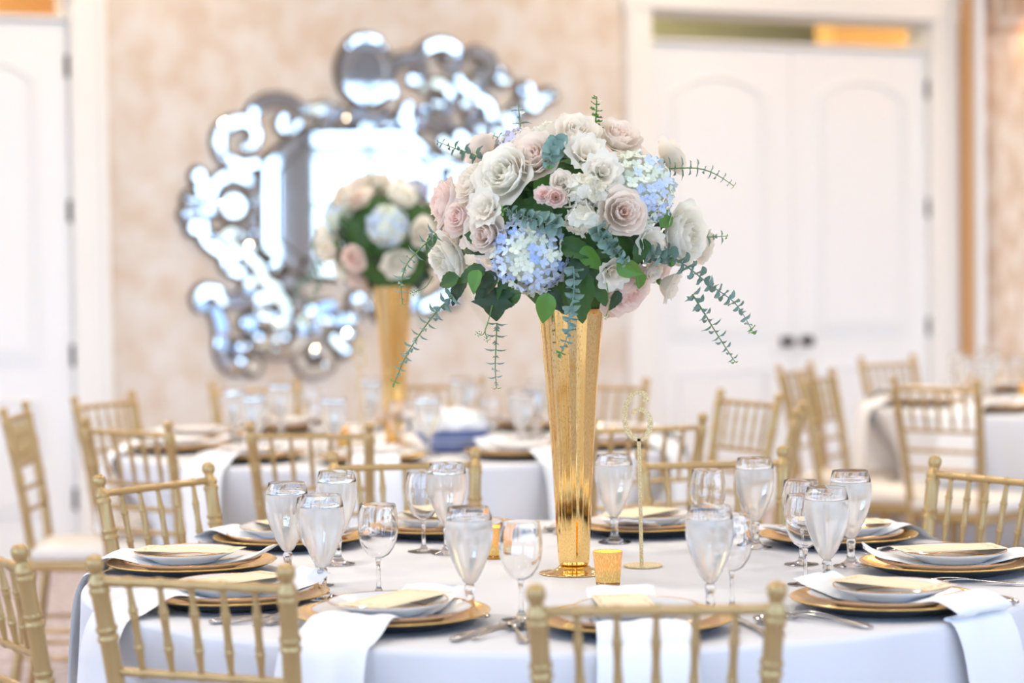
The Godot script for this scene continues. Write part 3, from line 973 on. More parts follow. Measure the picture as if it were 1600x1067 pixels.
# a folded napkin laid over the dinner plate and over the table's edge, e from the plate's centre
func napkin_mesh(e: float, sd: int, hang := 0.24) -> ArrayMesh:
	var r := RandomNumberGenerator.new()
	r.seed = sd
	var lift := r.randf_range(0.0, 0.014)
	var path := [Vector3(0, 0.037 + lift, -0.158), Vector3(0, 0.0345, -0.133), Vector3(0, 0.026, -0.098), Vector3(0, 0.0175, -0.06), Vector3(0, 0.0165, 0.0), Vector3(0, 0.0175, 0.06), Vector3(0, 0.026, 0.098), Vector3(0, 0.0345, 0.133), Vector3(0, 0.033, 0.158), Vector3(0, 0.016, 0.192), Vector3(0, 0.0045, e - 0.008), Vector3(0, 0.003, e + 0.006), Vector3(0, -0.008, e + 0.018), Vector3(0, -0.05, e + 0.034), Vector3(0, -0.14, e + 0.046), Vector3(0, -hang, e + 0.054)]
	var c := curve(path, 0.011)
	var skew := r.randf_range(-0.05, 0.05)
	var ph := r.randf() * TAU
	var top := []
	var bot := []
	for j in c.size():
		var t := j / (c.size() - 1.0)
		var half := lerpf(0.058, 0.082, smoothstep(0.0, 0.8, t))
		var a := PackedVector3Array()
		var b := PackedVector3Array()
		var dir := (c[mini(j + 1, c.size() - 1)] - c[maxi(j - 1, 0)]).normalized()
		var nn := Vector3(0, dir.z, -dir.y)
		for i in 11:
			var u := i / 5.0 - 1.0
			var p := c[j] + Vector3(u * half + skew * t, 0, 0) + nn * (0.0016 * sin(u * 5.0 + ph + t * 4.0) + 0.0012 * sin(u * 9.0 - t * 11.0))
			var thick := 0.0026 * (1.0 - absf(u) ** 6.0)
			a.append(p + nn * thick)
			b.append(p - nn * thick * 0.4)
		b.reverse()
		a.append_array(b)
		top.append(a)
	var first := PackedVector3Array()
	var last := PackedVector3Array()
	first.resize(22)
	last.resize(22)
	first.fill(c[0])
	last.fill(c[c.size() - 1])
	top.insert(0, first)
	top.append(last)
	return MB.new().grid(top, true).done()

func build_place_settings() -> void:
	make_prototypes()
	var used := {}
	var put := func(kind: String, at: Vector3, turn: float, label: String) -> Node3D:
		var t: Node3D = proto[kind]
		if used.has(kind):
			return dup(t, at, turn, label)
		used[kind] = true
		t.position = at
		t.rotation.y = turn
		t.set_meta("label", label)
		return t
	var card := MB.new().box(Vector3.ZERO, Vector3(0.092, 0.0008, 0.205), 0.0002).done()
	for i in SETTINGS.size():
		var e: Array = SETTINGS[i]
		var b := deg_to_rad(e[2])
		var at := Vector3(e[0], TABLE_TOP, e[1])
		var out := Vector3(sin(b), 0, cos(b))
		var side := Vector3(cos(b), 0, -sin(b))
		var where: String = e[3]
		put.call("charger", at, b, "gold charger " + where)
		put.call("dinner", at + Vector3(0, 0.0064, 0), b, "white dinner plate " + where)
		var edge := 0.0
		while Vector2(e[0] + out.x * edge - T1.x, e[1] + out.z * edge - T1.z).length() < TABLE_R:
			edge += 0.002
		var nk := thing("napkin", "folded white napkin " + where, "napkin", at, b, "folded white napkins")
		part("cloth", napkin_mesh(edge, i + 3), M.napkin_linen, nk)
		put.call("salad", at + Vector3(0, 0.0205, 0) + out * 0.012, b, "white salad plate on the napkin " + where)
		var mc := thing("menu_card", "cream menu card with fine script " + where, "card", at + Vector3(0, 0.0448, 0) + out * 0.005 + side * rng.randf_range(-0.02, 0.02), b + rng.randf_range(-0.5, 0.5), "menu cards")
		part("paper", card, M.menu_paper, mc)
		put.call("fork", at - side * 0.200 + out * 0.02, b + 0.05, "silver dinner fork, outer of two, " + where)
		put.call("fork", at - side * 0.176 + out * 0.0, b - 0.05, "silver salad fork, inner of two, " + where)
		put.call("knife", at + side * 0.190 + out * 0.03, b + rng.randf_range(-0.1, 0.1), "silver knife " + where)
		put.call("spoon", at + side * 0.218 + out * 0.03, b + rng.randf_range(-0.1, 0.1), "silver spoon " + where)
	glasses(put, "water", WATER, "on the front table", "goblet of ice water")
	glasses(put, "wine", WINE, "on the front table", "empty stemmed wine glass")
	# the two blurred tables behind
	for tb in [[T2, [-72.0, -35.0, -3.0, 34.0, 68.0, 100.0, 140.0, 176.0, -146.0, -108.0], "on the middle table", 40], [T3, [-8.0, -45.0, -82.0, -120.0, -158.0, 164.0], "on the far table by the doors", 70]]:
		var c: Vector3 = tb[0]
		var plates := []
		var water := []
		var wine := []
		for deg in tb[1]:
			var b := deg_to_rad(deg)
			var out := Vector3(sin(b), 0, cos(b))
			var side := Vector3(cos(b), 0, -sin(b))
			plates.append([c + out * 0.705 + Vector3(0, TABLE_TOP, 0), b])
			var q := c + out * 0.50 + side * 0.15
			water.append([q.x, q.z])
			q = c + out * 0.46 + side * 0.06
			wine.append([q.x, q.z])
		plates.sort_custom(func(p, q): return p[0].x / -p[0].z < q[0].x / -q[0].z)
		for i in plates.size():
			var at: Vector3 = plates[i][0]
			var b: float = plates[i][1]
			var where: String = ORD[i] + " from the left " + tb[2]
			put.call("charger", at, b, "blurred gold charger, " + where)
			put.call("dinner", at + Vector3(0, 0.0064, 0), b, "blurred white dinner plate, " + where)
			var nk := thing("napkin", "blurred white napkin, " + where, "napkin", at, b, "folded white napkins")
			part("cloth", napkin_mesh(TABLE_R - 0.705, i + tb[3]), M.napkin_linen, nk)
			put.call("salad", at + Vector3(0, 0.0205, 0) + Vector3(sin(b), 0, cos(b)) * 0.012, b, "blurred white salad plate, " + where)
		glasses(put, "water", water, tb[2], "blurred goblet of water")
		glasses(put, "wine", wine, tb[2], "blurred empty wine glass")

func glasses(put: Callable, kind: String, spots: Array, where: String, what: String) -> void:
	var list := spots.duplicate()
	list.sort_custom(func(p, q): return p[0] / -p[1] < q[0] / -q[1])
	for i in list.size():
		put.call(kind, Vector3(list[i][0], TABLE_TOP, list[i][1]), rng.randf() * TAU, "%s, %s from the left %s" % [what, ORD[i], where])

# ------------------------------------------------------------------ vases, flowers, candles, numbers

func build_centrepieces() -> void:
	var v := thing("trumpet_vase", "tall gold mercury glass trumpet vase on the front table", "vase", Vector3(0.114, TABLE_TOP, -4.634), 0.6, "tall gold vases")
	part("body", rippled(p2([0, 0.016, 0.026, 0.0155, 0.0295, 0.020, 0.0305, 0.032, 0.0350, 0.115, 0.0410, 0.24, 0.0500, 0.365, 0.0630, 0.505, 0.0640, 0.508, 0.0630, 0.5095, 0.0610, 0.507, 0.048, 0.365, 0.039, 0.24, 0.033, 0.115, 0.028, 0.05, 0, 0.045])), M.mercury_gold, v)
	part("foot", MB.new().lathe(p2([0, 0, 0.066, 0, 0.0675, 0.0015, 0.0665, 0.003, 0.052, 0.005, 0.040, 0.0075, 0.033, 0.011, 0.029, 0.0155, 0, 0.0158]), 64).done(), M.mercury_gold, v)
	dup(v, Vector3(-0.38, TABLE_TOP, -7.75), 2.1, "tall gold mercury glass vase on the middle table, out of focus")
	var b := bouquet()
	b.position = Vector3(0.114, 1.265, -4.634)
	dup(b, Vector3(-0.38, 1.265, -7.75), 3.6, "blurred round bouquet of roses and hydrangea in the middle table's gold vase")
	# votive candles
	var c := thing("votive_candle", "speckled gold votive candle in front of the tall vase's foot", "candle", Vector3(0.172, TABLE_TOP, -4.452), 0.0, "gold votives")
	part("cup", MB.new().lathe(p2([0.0225, 0.008, 0.0245, 0.03, 0.0272, 0.060, 0.0278, 0.064, 0.0270, 0.0648, 0.0258, 0.0635, 0.0232, 0.03, 0.0212, 0.0095, 0, 0.0095]), 36).done(), M.votive_gold, c)
	part("glass_base", MB.new().lathe(p2([0, 0, 0.0205, 0, 0.022, 0.001, 0.0225, 0.0078, 0, 0.0078]), 36).done(), M.amber_glass, c)
	part("wax", MB.new().lathe(p2([0, 0.010, 0.0205, 0.010, 0.0218, 0.030, 0.0205, 0.031, 0, 0.030]), 24).done(), M.wax, c)
	part("flame", MB.new().lathe(p2([0, 0.034, 0.0025, 0.037, 0.0032, 0.041, 0.002, 0.047, 0, 0.054]), 10).done(), M.flame, c)
	var l := OmniLight3D.new()
	l.name = "candle_light"
	l.light_color = Color(1.0, 0.68, 0.30)
	l.light_energy = 0.015
	l.light_size = 0.003
	l.omni_range = 12.0
	l.omni_attenuation = 2.0
	l.shadow_enabled = true
	l.position = Vector3(0, 0.042, 0)
	c.add_child(l)
	dup(c, Vector3(-0.04, TABLE_TOP, -4.871), 1.0, "gold votive candle half hidden behind goblets left of the vase")
	dup(c, Vector3(-0.547, TABLE_TOP, -7.66), 2.0, "glowing orange votive candle on the middle table behind a chair")
	dup(c, Vector3(2.04, TABLE_TOP, -9.60), 3.0, "glowing votive candle on the far table at the picture's edge")
	# the table numbers
	for k in 2:
		var t := thing("table_number", ["gold table number six on a slender stand beside the vase", "blurred gold table number on the middle table left of its vase"][k], "table number", [Vector3(0.251, TABLE_TOP, -4.715), Vector3(-0.489, TABLE_TOP, -7.80)][k], 0.0, "gold table numbers")
		part("base", MB.new().lathe(p2([0, 0, 0.0372, 0, 0.038, 0.001, 0.038, 0.0032, 0.0372, 0.004, 0, 0.004]), 40).done(), M.glitter_gold, t)
		part("stem", MB.new().box(Vector3(0.0005 - 0.003, 0.127, 0), Vector3(0.0075, 0.25, 0.004), 0.0006, Transform3D(Basis(Vector3.BACK, 0.012), Vector3.ZERO)).done(), M.glitter_gold, t)
		var path := [Vector2(0.0057, 0.3220), Vector2(0.0110, 0.3300), Vector2(0.0033, 0.3400), Vector2(-0.0128, 0.3400), Vector2(-0.0255, 0.3273), Vector2(-0.0325, 0.3018), Vector2(-0.0305, 0.2755), Vector2(-0.0200, 0.2570), Vector2(-0.0063, 0.2500), Vector2(0.0083, 0.2560), Vector2(0.0170, 0.2749), Vector2(0.0145, 0.2950), Vector2(0.0026, 0.3070), Vector2(-0.0113, 0.3060), Vector2(-0.0180, 0.2985)]
		if k == 1:
			path = [Vector2(-0.003, 0.30), Vector2(-0.017, 0.32), Vector2(-0.003, 0.34), Vector2(0.011, 0.32), Vector2(-0.003, 0.30), Vector2(-0.022, 0.275), Vector2(-0.003, 0.25), Vector2(0.016, 0.275), Vector2(-0.003, 0.30)]
		var pp := []
		for q in path:
			pp.append(Vector3(q.x, q.y, 0))
		var cv := curve(pp, 0.004)
		var left := PackedVector2Array()
		var right := PackedVector2Array()
		var rows := []
		for j in cv.size():
			var d := (cv[mini(j + 1, cv.size() - 1)] - cv[maxi(j - 1, 0)]).normalized()
			var nn := Vector3(-d.y, d.x, 0)
			var wd := 0.0040 + 0.0014 * absf(d.y)
			var row := PackedVector3Array()
			for s in [[1, -1], [1, 1], [-1, 1], [-1, -1]]:
				row.append(cv[j] + nn * wd * s[0] + Vector3(0, 0, 0.002 * s[1]))
			if j == 0:
				rows.append(MB.new().fill(cv[0], 4))
			rows.append(row)
			if j == cv.size() - 1:
				rows.append(MB.new().fill(cv[j], 4))
		part("digit", MB.new().grid(rows, true, false, true).done(), M.glitter_gold, t)
	basket()

# hand-blown glass: a lathe whose wall ripples gently round the axis
func rippled(prof: PackedVector2Array) -> ArrayMesh:
	var rows := []
	for k in prof.size():
		var q := prof[k]
		var row := PackedVector3Array()
		for i in 180:
			var a := TAU * i / 180.0
			var w := smoothstep(0.02, 0.20, q.y) * (0.010 * sin(a * 7.0 + 0.4) + 0.008 * sin(a * 11.0 + 2.0) + 0.0045 * sin(a * 19.0 + 1.0 + q.y * 2.0) + 0.0025 * sin(a * 31.0))
			row.append(Vector3(cos(a), 0, sin(a)) * q.x * (1.0 + w) + Vector3(0, q.y, 0))
		rows.append(row)
	return MB.new().grid(rows, true).done()

func basket() -> void:
	var t := thing("bread_basket", "round blue and white coiled basket filled with white linen on the middle table", "basket", Vector3(-0.19, TABLE_TOP, -7.50))
	for i in 8:
		var y := 0.006 + i * 0.0095
		var r := 0.062 + 0.056 * pow(i / 7.0, 0.75)
		var ring := PackedVector3Array()
		var rows := []
		for k in 36:
			var a := TAU * k / 36
			var row := PackedVector3Array()
			for m in 8:
				var q := TAU * m / 8
				row.append(Vector3(cos(a) * (r + cos(q) * 0.006), y + sin(q) * 0.0055 + 0.0006 * sin(k * 2.0), sin(a) * (r + cos(q) * 0.006)))
			rows.append(row)
		part("coil", MB.new().grid(rows, true, true).done(), M.coil_blue if i in [0, 1, 3, 5, 6] else M.coil_white, t)
	part("basket_base", MB.new().lathe(p2([0, 0, 0.062, 0, 0.064, 0.006, 0, 0.007]), 32).done(), M.coil_blue, t)
	var n := FastNoiseLite.new()
	n.seed = 4
	n.frequency = 9.0
	var rows := []
	for j in 15:
		var f := j / 14.0
		var row := PackedVector3Array()
		for k in 40:
			var a := TAU * k / 40
			var r := 0.122 * sin(f * PI * 0.5) + 0.004
			var h := 0.066 + 0.060 * cos(f * PI * 0.5) ** 0.7
			var p := Vector3(cos(a) * r, h, sin(a) * r)
			h += n.get_noise_3dv(p) * 0.03
			row.append(Vector3(p.x, h + (0.008 if f > 0.8 else 0.0), p.z))
		rows.append(row)
	var cl := thing("linen_bundle", "crumpled white linen heaped in the blue and white basket", "linen", Vector3(-0.19, TABLE_TOP, -7.50))
	part("cloth", MB.new().grid(rows, true).done(), M.napkin_linen, cl)

# --- flowers. Each flower's own axis is +y.

func petal_mesh(rb: float, rt: float, h: float, half: float, curl: float, sd: int) -> ArrayMesh:
	var r := RandomNumberGenerator.new()
	r.seed = sd
	var ph := r.randf() * TAU
	var rows := []
	for j in 8:
		var t := j / 7.0
		var row := PackedVector3Array()
		var wid := half * (0.30 + 0.70 * sin(minf(1.0, t * 1.35) * PI * 0.5)) * (1.0 if t < 0.75 else sqrt(maxf(0.02, 1.0 - ((t - 0.75) / 0.30) ** 2.0)))
		for i in 9:
			var u := i / 4.0 - 1.0
			var rim := maxf(0.0, t - 0.55) / 0.45
			var rad := rb + (rt - rb) * pow(sin(t * PI * 0.5), 0.85) + curl * rim * rim * (1.0 + 0.3 * sin(u * 4.0 + ph)) + 0.022 * sin(u * 7.0 + ph * 2.0) * rim
			var y := h * (1.0 - cos(t * PI * 0.5)) * 0.55 + h * t * 0.45 - curl * 0.55 * rim * rim * rim - 0.07 * h * u * u * t + 0.025 * sin(u * 6.0 + ph) * rim
			var a := u * wid
			row.append(Vector3(sin(a) * rad, y, cos(a) * rad))
		rows.append(row)
	return MB.new().grid(rows).done()

var petals := {}

# a rose of unit radius: layers of petals round the axis
func rose(to: Node3D, called: String, outer: Material, heart: Material, at: Transform3D, full: float, layers: Array, label := "") -> void:
	var o := part(called, calyx, M.stem_green, to, at)
	if label:
		o.set_meta("label", label)
	for li in layers.size():
		var L: Array = layers[li]
		var a0 := rng.randf() * TAU
		for k in L[0]:
			var key := "%s_%d_%d" % [full, li, k % 2]
			if not petals.has(key):
				petals[key] = petal_mesh(L[1], L[2], L[3], L[4], L[5], li * 7 + (k % 2) * 3 + int(full * 100))
			var b := Basis(Vector3.UP, a0 + TAU * k / L[0] + rng.randf_range(-0.12, 0.12)) * Basis(Vector3.RIGHT, rng.randf_range(-0.07, 0.07))
			part("petal", petals[key], heart if li < 2 else outer, o, Transform3D(b.scaled(Vector3.ONE * rng.randf_range(0.94, 1.06)), Vector3.ZERO))

var calyx: ArrayMesh
const ROSE := [[3, 0.02, 0.12, 0.93, 1.7, 0.0], [4, 0.05, 0.23, 0.95, 1.3, 0.02], [5, 0.08, 0.36, 0.96, 1.1, 0.03], [5, 0.10, 0.52, 0.93, 1.1, 0.06], [5, 0.12, 0.70, 0.86, 1.1, 0.11], [5, 0.12, 0.84, 0.68, 1.05, 0.20]]
const BUD := [[3, 0.05, 0.20, 0.95, 1.6, 0.0], [4, 0.10, 0.42, 0.98, 1.2, 0.05], [5, 0.16, 0.62, 0.92, 1.0, 0.12], [5, 0.20, 0.74, 0.74, 0.9, 0.25]]
const LISI := [[3, 0.04, 0.20, 0.80, 1.3, 0.05], [5, 0.06, 0.46, 0.95, 0.9, 0.18], [6, 0.08, 0.66, 0.88, 0.8, 0.30]]

func facing(p: Vector3, dir: Vector3, size: float) -> Transform3D:
	var y := dir.normalized()
	var x := y.cross(Vector3(0.3, 0.2, 0.9)).normalized()
	if x.length() < 0.1:
		x = Vector3.RIGHT
	var z := x.cross(y)
	return Transform3D(Basis(x * size, y * size, z * size), p - y * size * 0.55)

func floret_mesh(k: int, sd: int, cup: float) -> ArrayMesh:
	var r := RandomNumberGenerator.new()
	r.seed = sd
	var mb := MB.new()
	for i in k:
		var a := TAU * i / k + r.randf_range(-0.1, 0.1)
		var b := Basis(Vector3.UP, a)
		var rows := []
		for j in 5:
			var t := j / 4.0
			var row := PackedVector3Array()
			var wid: float = [0.08, 0.30, 0.43, 0.40, 0.14][j]
			for m in 5:
				var u := m / 2.0 - 1.0
				row.append(b * Vector3(u * wid, cup * t * t - 0.12 * u * u * t + 0.06 * sin(u * 5.0 + i + t * 3.0) * t, 0.06 + t * 0.94))
			rows.append(row)
		mb.grid(rows)
	mb.lathe(p2([0, 0.12, 0.08, 0.08, 0.1, 0.0, 0, -0.02]), 6)
	return mb.done()

func cluster(to: Node3D, called: String, p: Vector3, dir: Vector3, size: float, count: int, each: float, mats: Array, mesh: Array, spread: float, label := "") -> void:
	var f := facing(p, dir, 1.0)
	f.origin = p - dir.normalized() * size * 0.5
	var core := part(called, MB.new().lathe(p2([0, -0.8, 0.5, -0.6, 0.78, 0.0, 0.6, 0.5, 0.3, 0.72, 0, 0.78]), 14).done(), M.floret_cream, to, Transform3D(f.basis.scaled(Vector3.ONE * size), f.origin))
	core.transform = Transform3D(f.basis * Basis.from_scale(Vector3.ONE * size), f.origin)
	if label:
		core.set_meta("label", label)
	for i in count:
		var y := 1.0 - spread * (i + 0.5) / count
		var a := i * 2.39996
		var rr := sqrt(maxf(0.0, 1.0 - y * y))
		var d := Vector3(cos(a) * rr, y, sin(a) * rr)
		var x := d.cross(Vector3(0.1, 0.3, 1.0)).normalized()
		var yy := (d + Vector3(rng.randf_range(-0.45, 0.45), rng.randf_range(-0.45, 0.45), rng.randf_range(-0.45, 0.45))).normalized()
		x = (x - yy * x.dot(yy)).normalized()
		var bs := Basis(x, yy, x.cross(yy)) * Basis(Vector3.UP, rng.randf() * TAU)
		var sc := each / size * rng.randf_range(0.85, 1.15)
		# colour goes with the place on the head: blue in drifts, cream elsewhere
		var pick := clampf(0.5 + 0.5 * sin(d.x * 3.1 + 0.7) * cos(d.z * 2.7 - 0.4) + rng.randf_range(-0.35, 0.35), 0.0, 0.999)
		part("floret", mesh[i % mesh.size()], mats[int(pick * mats.size())], core, Transform3D(bs * Basis.from_scale(Vector3.ONE * sc), d * rng.randf_range(0.88, 1.04)))

func leaf_mesh(kind: String) -> ArrayMesh:
	var rows := []
	var nj := 13
	for j in nj:
		var t := j / (nj - 1.0)
		var wid := 0.0
		if kind == "ivy_leaf":
			wid = [0.02, 0.42, 0.62, 0.55, 0.42, 0.55, 0.70, 0.48, 0.34, 0.30, 0.22, 0.12, 0.01][j]
		elif kind == "oval_leaf":
			wid = 0.31 * pow(sin(PI * pow(t, 0.66)), 0.85) + 0.008
		elif kind == "round_leaf":
			wid = 0.50 * sqrt(maxf(0.0, 1.0 - pow(2.0 * t - 1.0, 2.0))) + 0.01
		elif kind == "thin_leaf":
			wid = 0.26 * sin(PI * pow(t, 0.85)) + 0.01
		else:
			wid = 0.25 * pow(sin(PI * pow(t, 0.62)), 0.95) + 0.008 + (0.02 if j % 2 == 1 else -0.005)
		var row := PackedVector3Array()
		for i in 7:
			var u := i / 3.0 - 1.0
			var bend := -0.28 * t * t + 0.10 * t
			row.append(Vector3(u * wid, bend + 0.55 * absf(u) * wid - 0.10 * u * u * wid + 0.018 * sin(t * 16.0 + u * 2.0) * absf(u), t))
		rows.append(row)
	return MB.new().grid(rows).done()

func sprig(to: Node3D, kind: String, pts: Array) -> void:
	var step: float = {"trail": 0.0125, "thin": 0.0135, "hang": 0.0125, "dense": 0.0075}[kind]
	var c := curve(pts, step)
	var st := part("eucalyptus_sprig", MB.new().tube(c, rads(c.size(), 0.0017, 0.0008), 6).done(), M.eucalyptus_blue if kind != "thin" else M.stem_green, to)
	var lm := round_leaf if kind != "thin" else oval_small
	var n := c.size()
	for j in n:
		var t := j / (n - 1.0)
		var dir := (c[mini(j + 1, n - 1)] - c[maxi(j - 1, 0)]).normalized()
		var across := dir.cross(Vector3(0.2, 0.4, 1.0)).normalized().rotated(dir, (PI / 2 if j % 2 == 1 else 0.0) + rng.randf_range(-0.4, 0.4))
		for s in [-1.0, 1.0]:
			var out: Vector3 = (across * s + dir * (0.15 if kind != "dense" else -0.1)).normalized()
			var size: float = {"trail": 0.022, "thin": 0.023, "hang": 0.020, "dense": 0.024}[kind] * lerpf(1.0, 0.45, t * t) * rng.randf_range(0.85, 1.12)
			# thin sprigs carry their leaves edge-on, at right angles to the stem
			var up := dir if kind == "thin" else (dir + Vector3(0, 0.1, 0.7) + across.cross(dir) * rng.randf_range(-0.6, 0.6))
			var x := up.cross(out).normalized()
			var y := out.cross(x).normalized()
			var m: Material = M.eucalyptus_tip if t > 0.93 else M.eucalyptus_blue
			part("leaf", lm, m, st, Transform3D(Basis(x * size, y * size, out * size), c[j]))

var round_leaf: ArrayMesh
var oval_small: ArrayMesh

const FLOWERS := [
	["white_rose", -0.126, 0.264, 0.131, 0.051], ["blush_rose", -0.069, 0.297, 0.132, 0.042], ["cream_rose", 0.011, 0.340, 0.097, 0.043], ["lisianthus", 0.026, 0.301, 0.155, 0.032], ["lisianthus", 0.058, 0.265, 0.172, 0.031],
	["stock", 0.016, 0.236, 0.200, 0.035], ["stock", 0.019, 0.180, 0.207, 0.035], ["stock", 0.048, 0.227, 0.189, 0.026], ["blush_rose", 0.094, 0.335, 0.048, 0.039], ["hydrangea_right", 0.142, 0.239, 0.127, 0.067],
	["cream_rose", 0.202, 0.302, -0.080, 0.034], ["blush_rose", 0.092, 0.189, 0.191, 0.039], ["white_rose", 0.216, 0.147, 0.048, 0.053], ["lisianthus", 0.144, 0.135, 0.136, 0.026], ["pink_rose", 0.102, 0.042, 0.070, 0.048],
	["lisianthus", 0.074, 0.077, 0.157, 0.027], ["cream_rose", 0.154, 0.078, 0.074, 0.019], ["lisianthus", 0.192, 0.049, -0.020, 0.030], ["hydrangea_left", -0.086, 0.103, 0.164, 0.071], ["blush_rose", -0.163, 0.152, 0.144, 0.037],
	["lisianthus", -0.161, 0.201, 0.149, 0.031], ["pink_rose", -0.243, 0.217, -0.030, 0.042], ["pink_rose", -0.212, 0.186, 0.075, 0.030], ["cream_rose", -0.189, 0.249, 0.077, 0.033], ["white_rose", -0.238, 0.106, 0.000, 0.047],
	["blush_rose", -0.230, 0.147, 0.000, 0.027], ["pink_bud", -0.054, 0.223, 0.200, 0.015], ["pink_bud", -0.031, 0.218, 0.204, 0.018], ["cream_rose", -0.021, 0.247, 0.197, 0.019], ["hydrangea_pale", -0.100, 0.327, 0.030, 0.041],
	["stock", -0.046, 0.346, 0.036, 0.029], ["lisianthus", -0.202, 0.081, 0.000, 0.021], ["cream_rose", 0.264, 0.125, -0.100, 0.030], ["blush_rose", -0.172, 0.322, -0.120, 0.033],
	["blush_rose", -0.12, 0.25, -0.16, 0.042], ["white_rose", 0.02, 0.30, -0.13, 0.045], ["hydrangea_right", 0.10, 0.21, -0.17, 0.062], ["cream_rose", -0.02, 0.18, -0.20, 0.042], ["hydrangea_pale", -0.15, 0.12, -0.14, 0.058],
	["white_rose", 0.05, 0.08, -0.16, 0.045], ["pink_rose", 0.18, 0.10, -0.11, 0.038], ["blush_rose", 0.14, 0.29, -0.08, 0.036],
]
const SPRIGS := [
	["trail", [Vector3(0.176, 0.114, 0.100), Vector3(0.221, 0.085, 0.060), Vector3(0.265, 0.051, 0.030), Vector3(0.314, 0.014, 0.020), Vector3(0.348, -0.040, 0.000)]],
	["thin", [Vector3(0.229, 0.034, 0.050), Vector3(0.252, -0.001, 0.030), Vector3(0.280, -0.047, 0.020), Vector3(0.313, -0.097, 0.000)]],
	["thin", [Vector3(-0.224, 0.038, 0.080), Vector3(-0.259, 0.004, 0.050), Vector3(-0.296, -0.045, 0.040), Vector3(-0.322, -0.088, 0.020), Vector3(-0.342, -0.134, 0.000)]],
	["thin", [Vector3(-0.142, -0.014, 0.100), Vector3(-0.144, -0.056, 0.110), Vector3(-0.146, -0.098, 0.110), Vector3(-0.144, -0.136, 0.100)]],
	["hang", [Vector3(0.001, 0.087, 0.200), Vector3(0.001, 0.051, 0.200), Vector3(-0.004, 0.010, 0.190), Vector3(-0.010, -0.032, 0.170), Vector3(-0.025, -0.075, 0.150)]],
	["thin", [Vector3(-0.254, 0.155, 0.080), Vector3(-0.286, 0.125, 0.090), Vector3(-0.311, 0.096, 0.090), Vector3(-0.321, 0.060, 0.080), Vector3(-0.319, 0.023, 0.080)]],
	["thin", [Vector3(-0.158, 0.294, 0.020), Vector3(-0.189, 0.308, 0.000), Vector3(-0.220, 0.319, -0.020), Vector3(-0.251, 0.332, -0.030)]],
	["thin", [Vector3(-0.093, 0.340, 0.000), Vector3(-0.094, 0.367, 0.000), Vector3(-0.096, 0.397, 0.000)]],
	["thin", [Vector3(-0.122, 0.321, 0.000), Vector3(-0.131, 0.335, 0.000), Vector3(-0.143, 0.341, 0.000)]],
	["thin", [Vector3(0.190, 0.274, 0.000), Vector3(0.245, 0.274, 0.000), Vector3(0.282, 0.261, 0.000), Vector3(0.313, 0.240, 0.000)]],
	["thin", [Vector3(0.242, 0.142, -0.050), Vector3(0.273, 0.143, -0.060), Vector3(0.305, 0.144, -0.070)]],
	["dense", [Vector3(-0.024, 0.318, 0.140), Vector3(-0.037, 0.299, 0.170), Vector3(-0.043, 0.273, 0.180)]],
	["dense", [Vector3(-0.027, 0.167, 0.200), Vector3(-0.064, 0.175, 0.210), Vector3(-0.099, 0.187, 0.200), Vector3(-0.129, 0.196, 0.190)]],
	["dense", [Vector3(0.046, 0.162, 0.220), Vector3(0.063, 0.135, 0.220), Vector3(0.081, 0.115, 0.210), Vector3(0.101, 0.095, 0.200)]],
	["dense", [Vector3(0.137, 0.118, 0.150), Vector3(0.162, 0.110, 0.130), Vector3(0.185, 0.098, 0.100)]],
]
# x, y, z, half length, direction in the picture plane (degrees), kind
const LEAVES := [
	[-0.177, 0.145, 0.130, 0.030, 300, "serrated_leaf"], [-0.183, 0.124, 0.120, 0.024, 330, "serrated_leaf"], [-0.190, 0.076, 0.120, 0.029, 200, "serrated_leaf"], [-0.181, 0.065, 0.150, 0.020, 260, "oval_leaf"], [-0.164, 0.052, 0.120, 0.037, 210, "serrated_leaf"],
	[-0.143, 0.022, 0.120, 0.037, 265, "ivy_leaf"], [-0.113, 0.028, 0.140, 0.027, 200, "serrated_leaf"], [-0.052, 0.014, 0.170, 0.025, 260, "oval_leaf"], [0.012, 0.036, 0.150, 0.044, 280, "serrated_leaf"], [0.048, 0.050, 0.140, 0.037, 300, "serrated_leaf"],
	[-0.030, 0.027, 0.150, 0.025, 300, "serrated_leaf"], [0.012, 0.122, 0.170, 0.037, 340, "serrated_leaf"], [0.036, 0.104, 0.170, 0.027, 300, "oval_leaf"], [0.006, 0.080, 0.170, 0.032, 250, "serrated_leaf"], [-0.045, 0.247, 0.130, 0.027, 60, "oval_leaf"],
	[-0.069, 0.206, 0.120, 0.029, 30, "serrated_leaf"], [-0.016, 0.187, 0.140, 0.022, 280, "serrated_leaf"], [0.178, 0.180, 0.085, 0.024, 50, "oval_leaf"], [0.125, 0.114, 0.150, 0.025, 250, "serrated_leaf"], [0.106, 0.085, 0.170, 0.025, 330, "oval_leaf"],
	[-0.233, 0.065, 0.100, 0.027, 190, "serrated_leaf"], [-0.267, 0.131, 0.050, 0.025, 200, "serrated_leaf"], [-0.087, 0.231, 0.100, 0.027, 150, "serrated_leaf"], [-0.039, 0.206, 0.100, 0.029, 200, "serrated_leaf"], [0.044, 0.275, 0.140, 0.020, 60, "serrated_leaf"],
	[-0.215, 0.046, 0.080, 0.025, 240, "serrated_leaf"], [-0.125, 0.046, 0.130, 0.032, 240, "serrated_leaf"], [0.126, 0.061, 0.120, 0.020, 300, "oval_leaf"], [0.078, 0.025, 0.120, 0.020, 250, "serrated_leaf"], [-0.003, 0.229, 0.120, 0.027, 100, "serrated_leaf"],
]

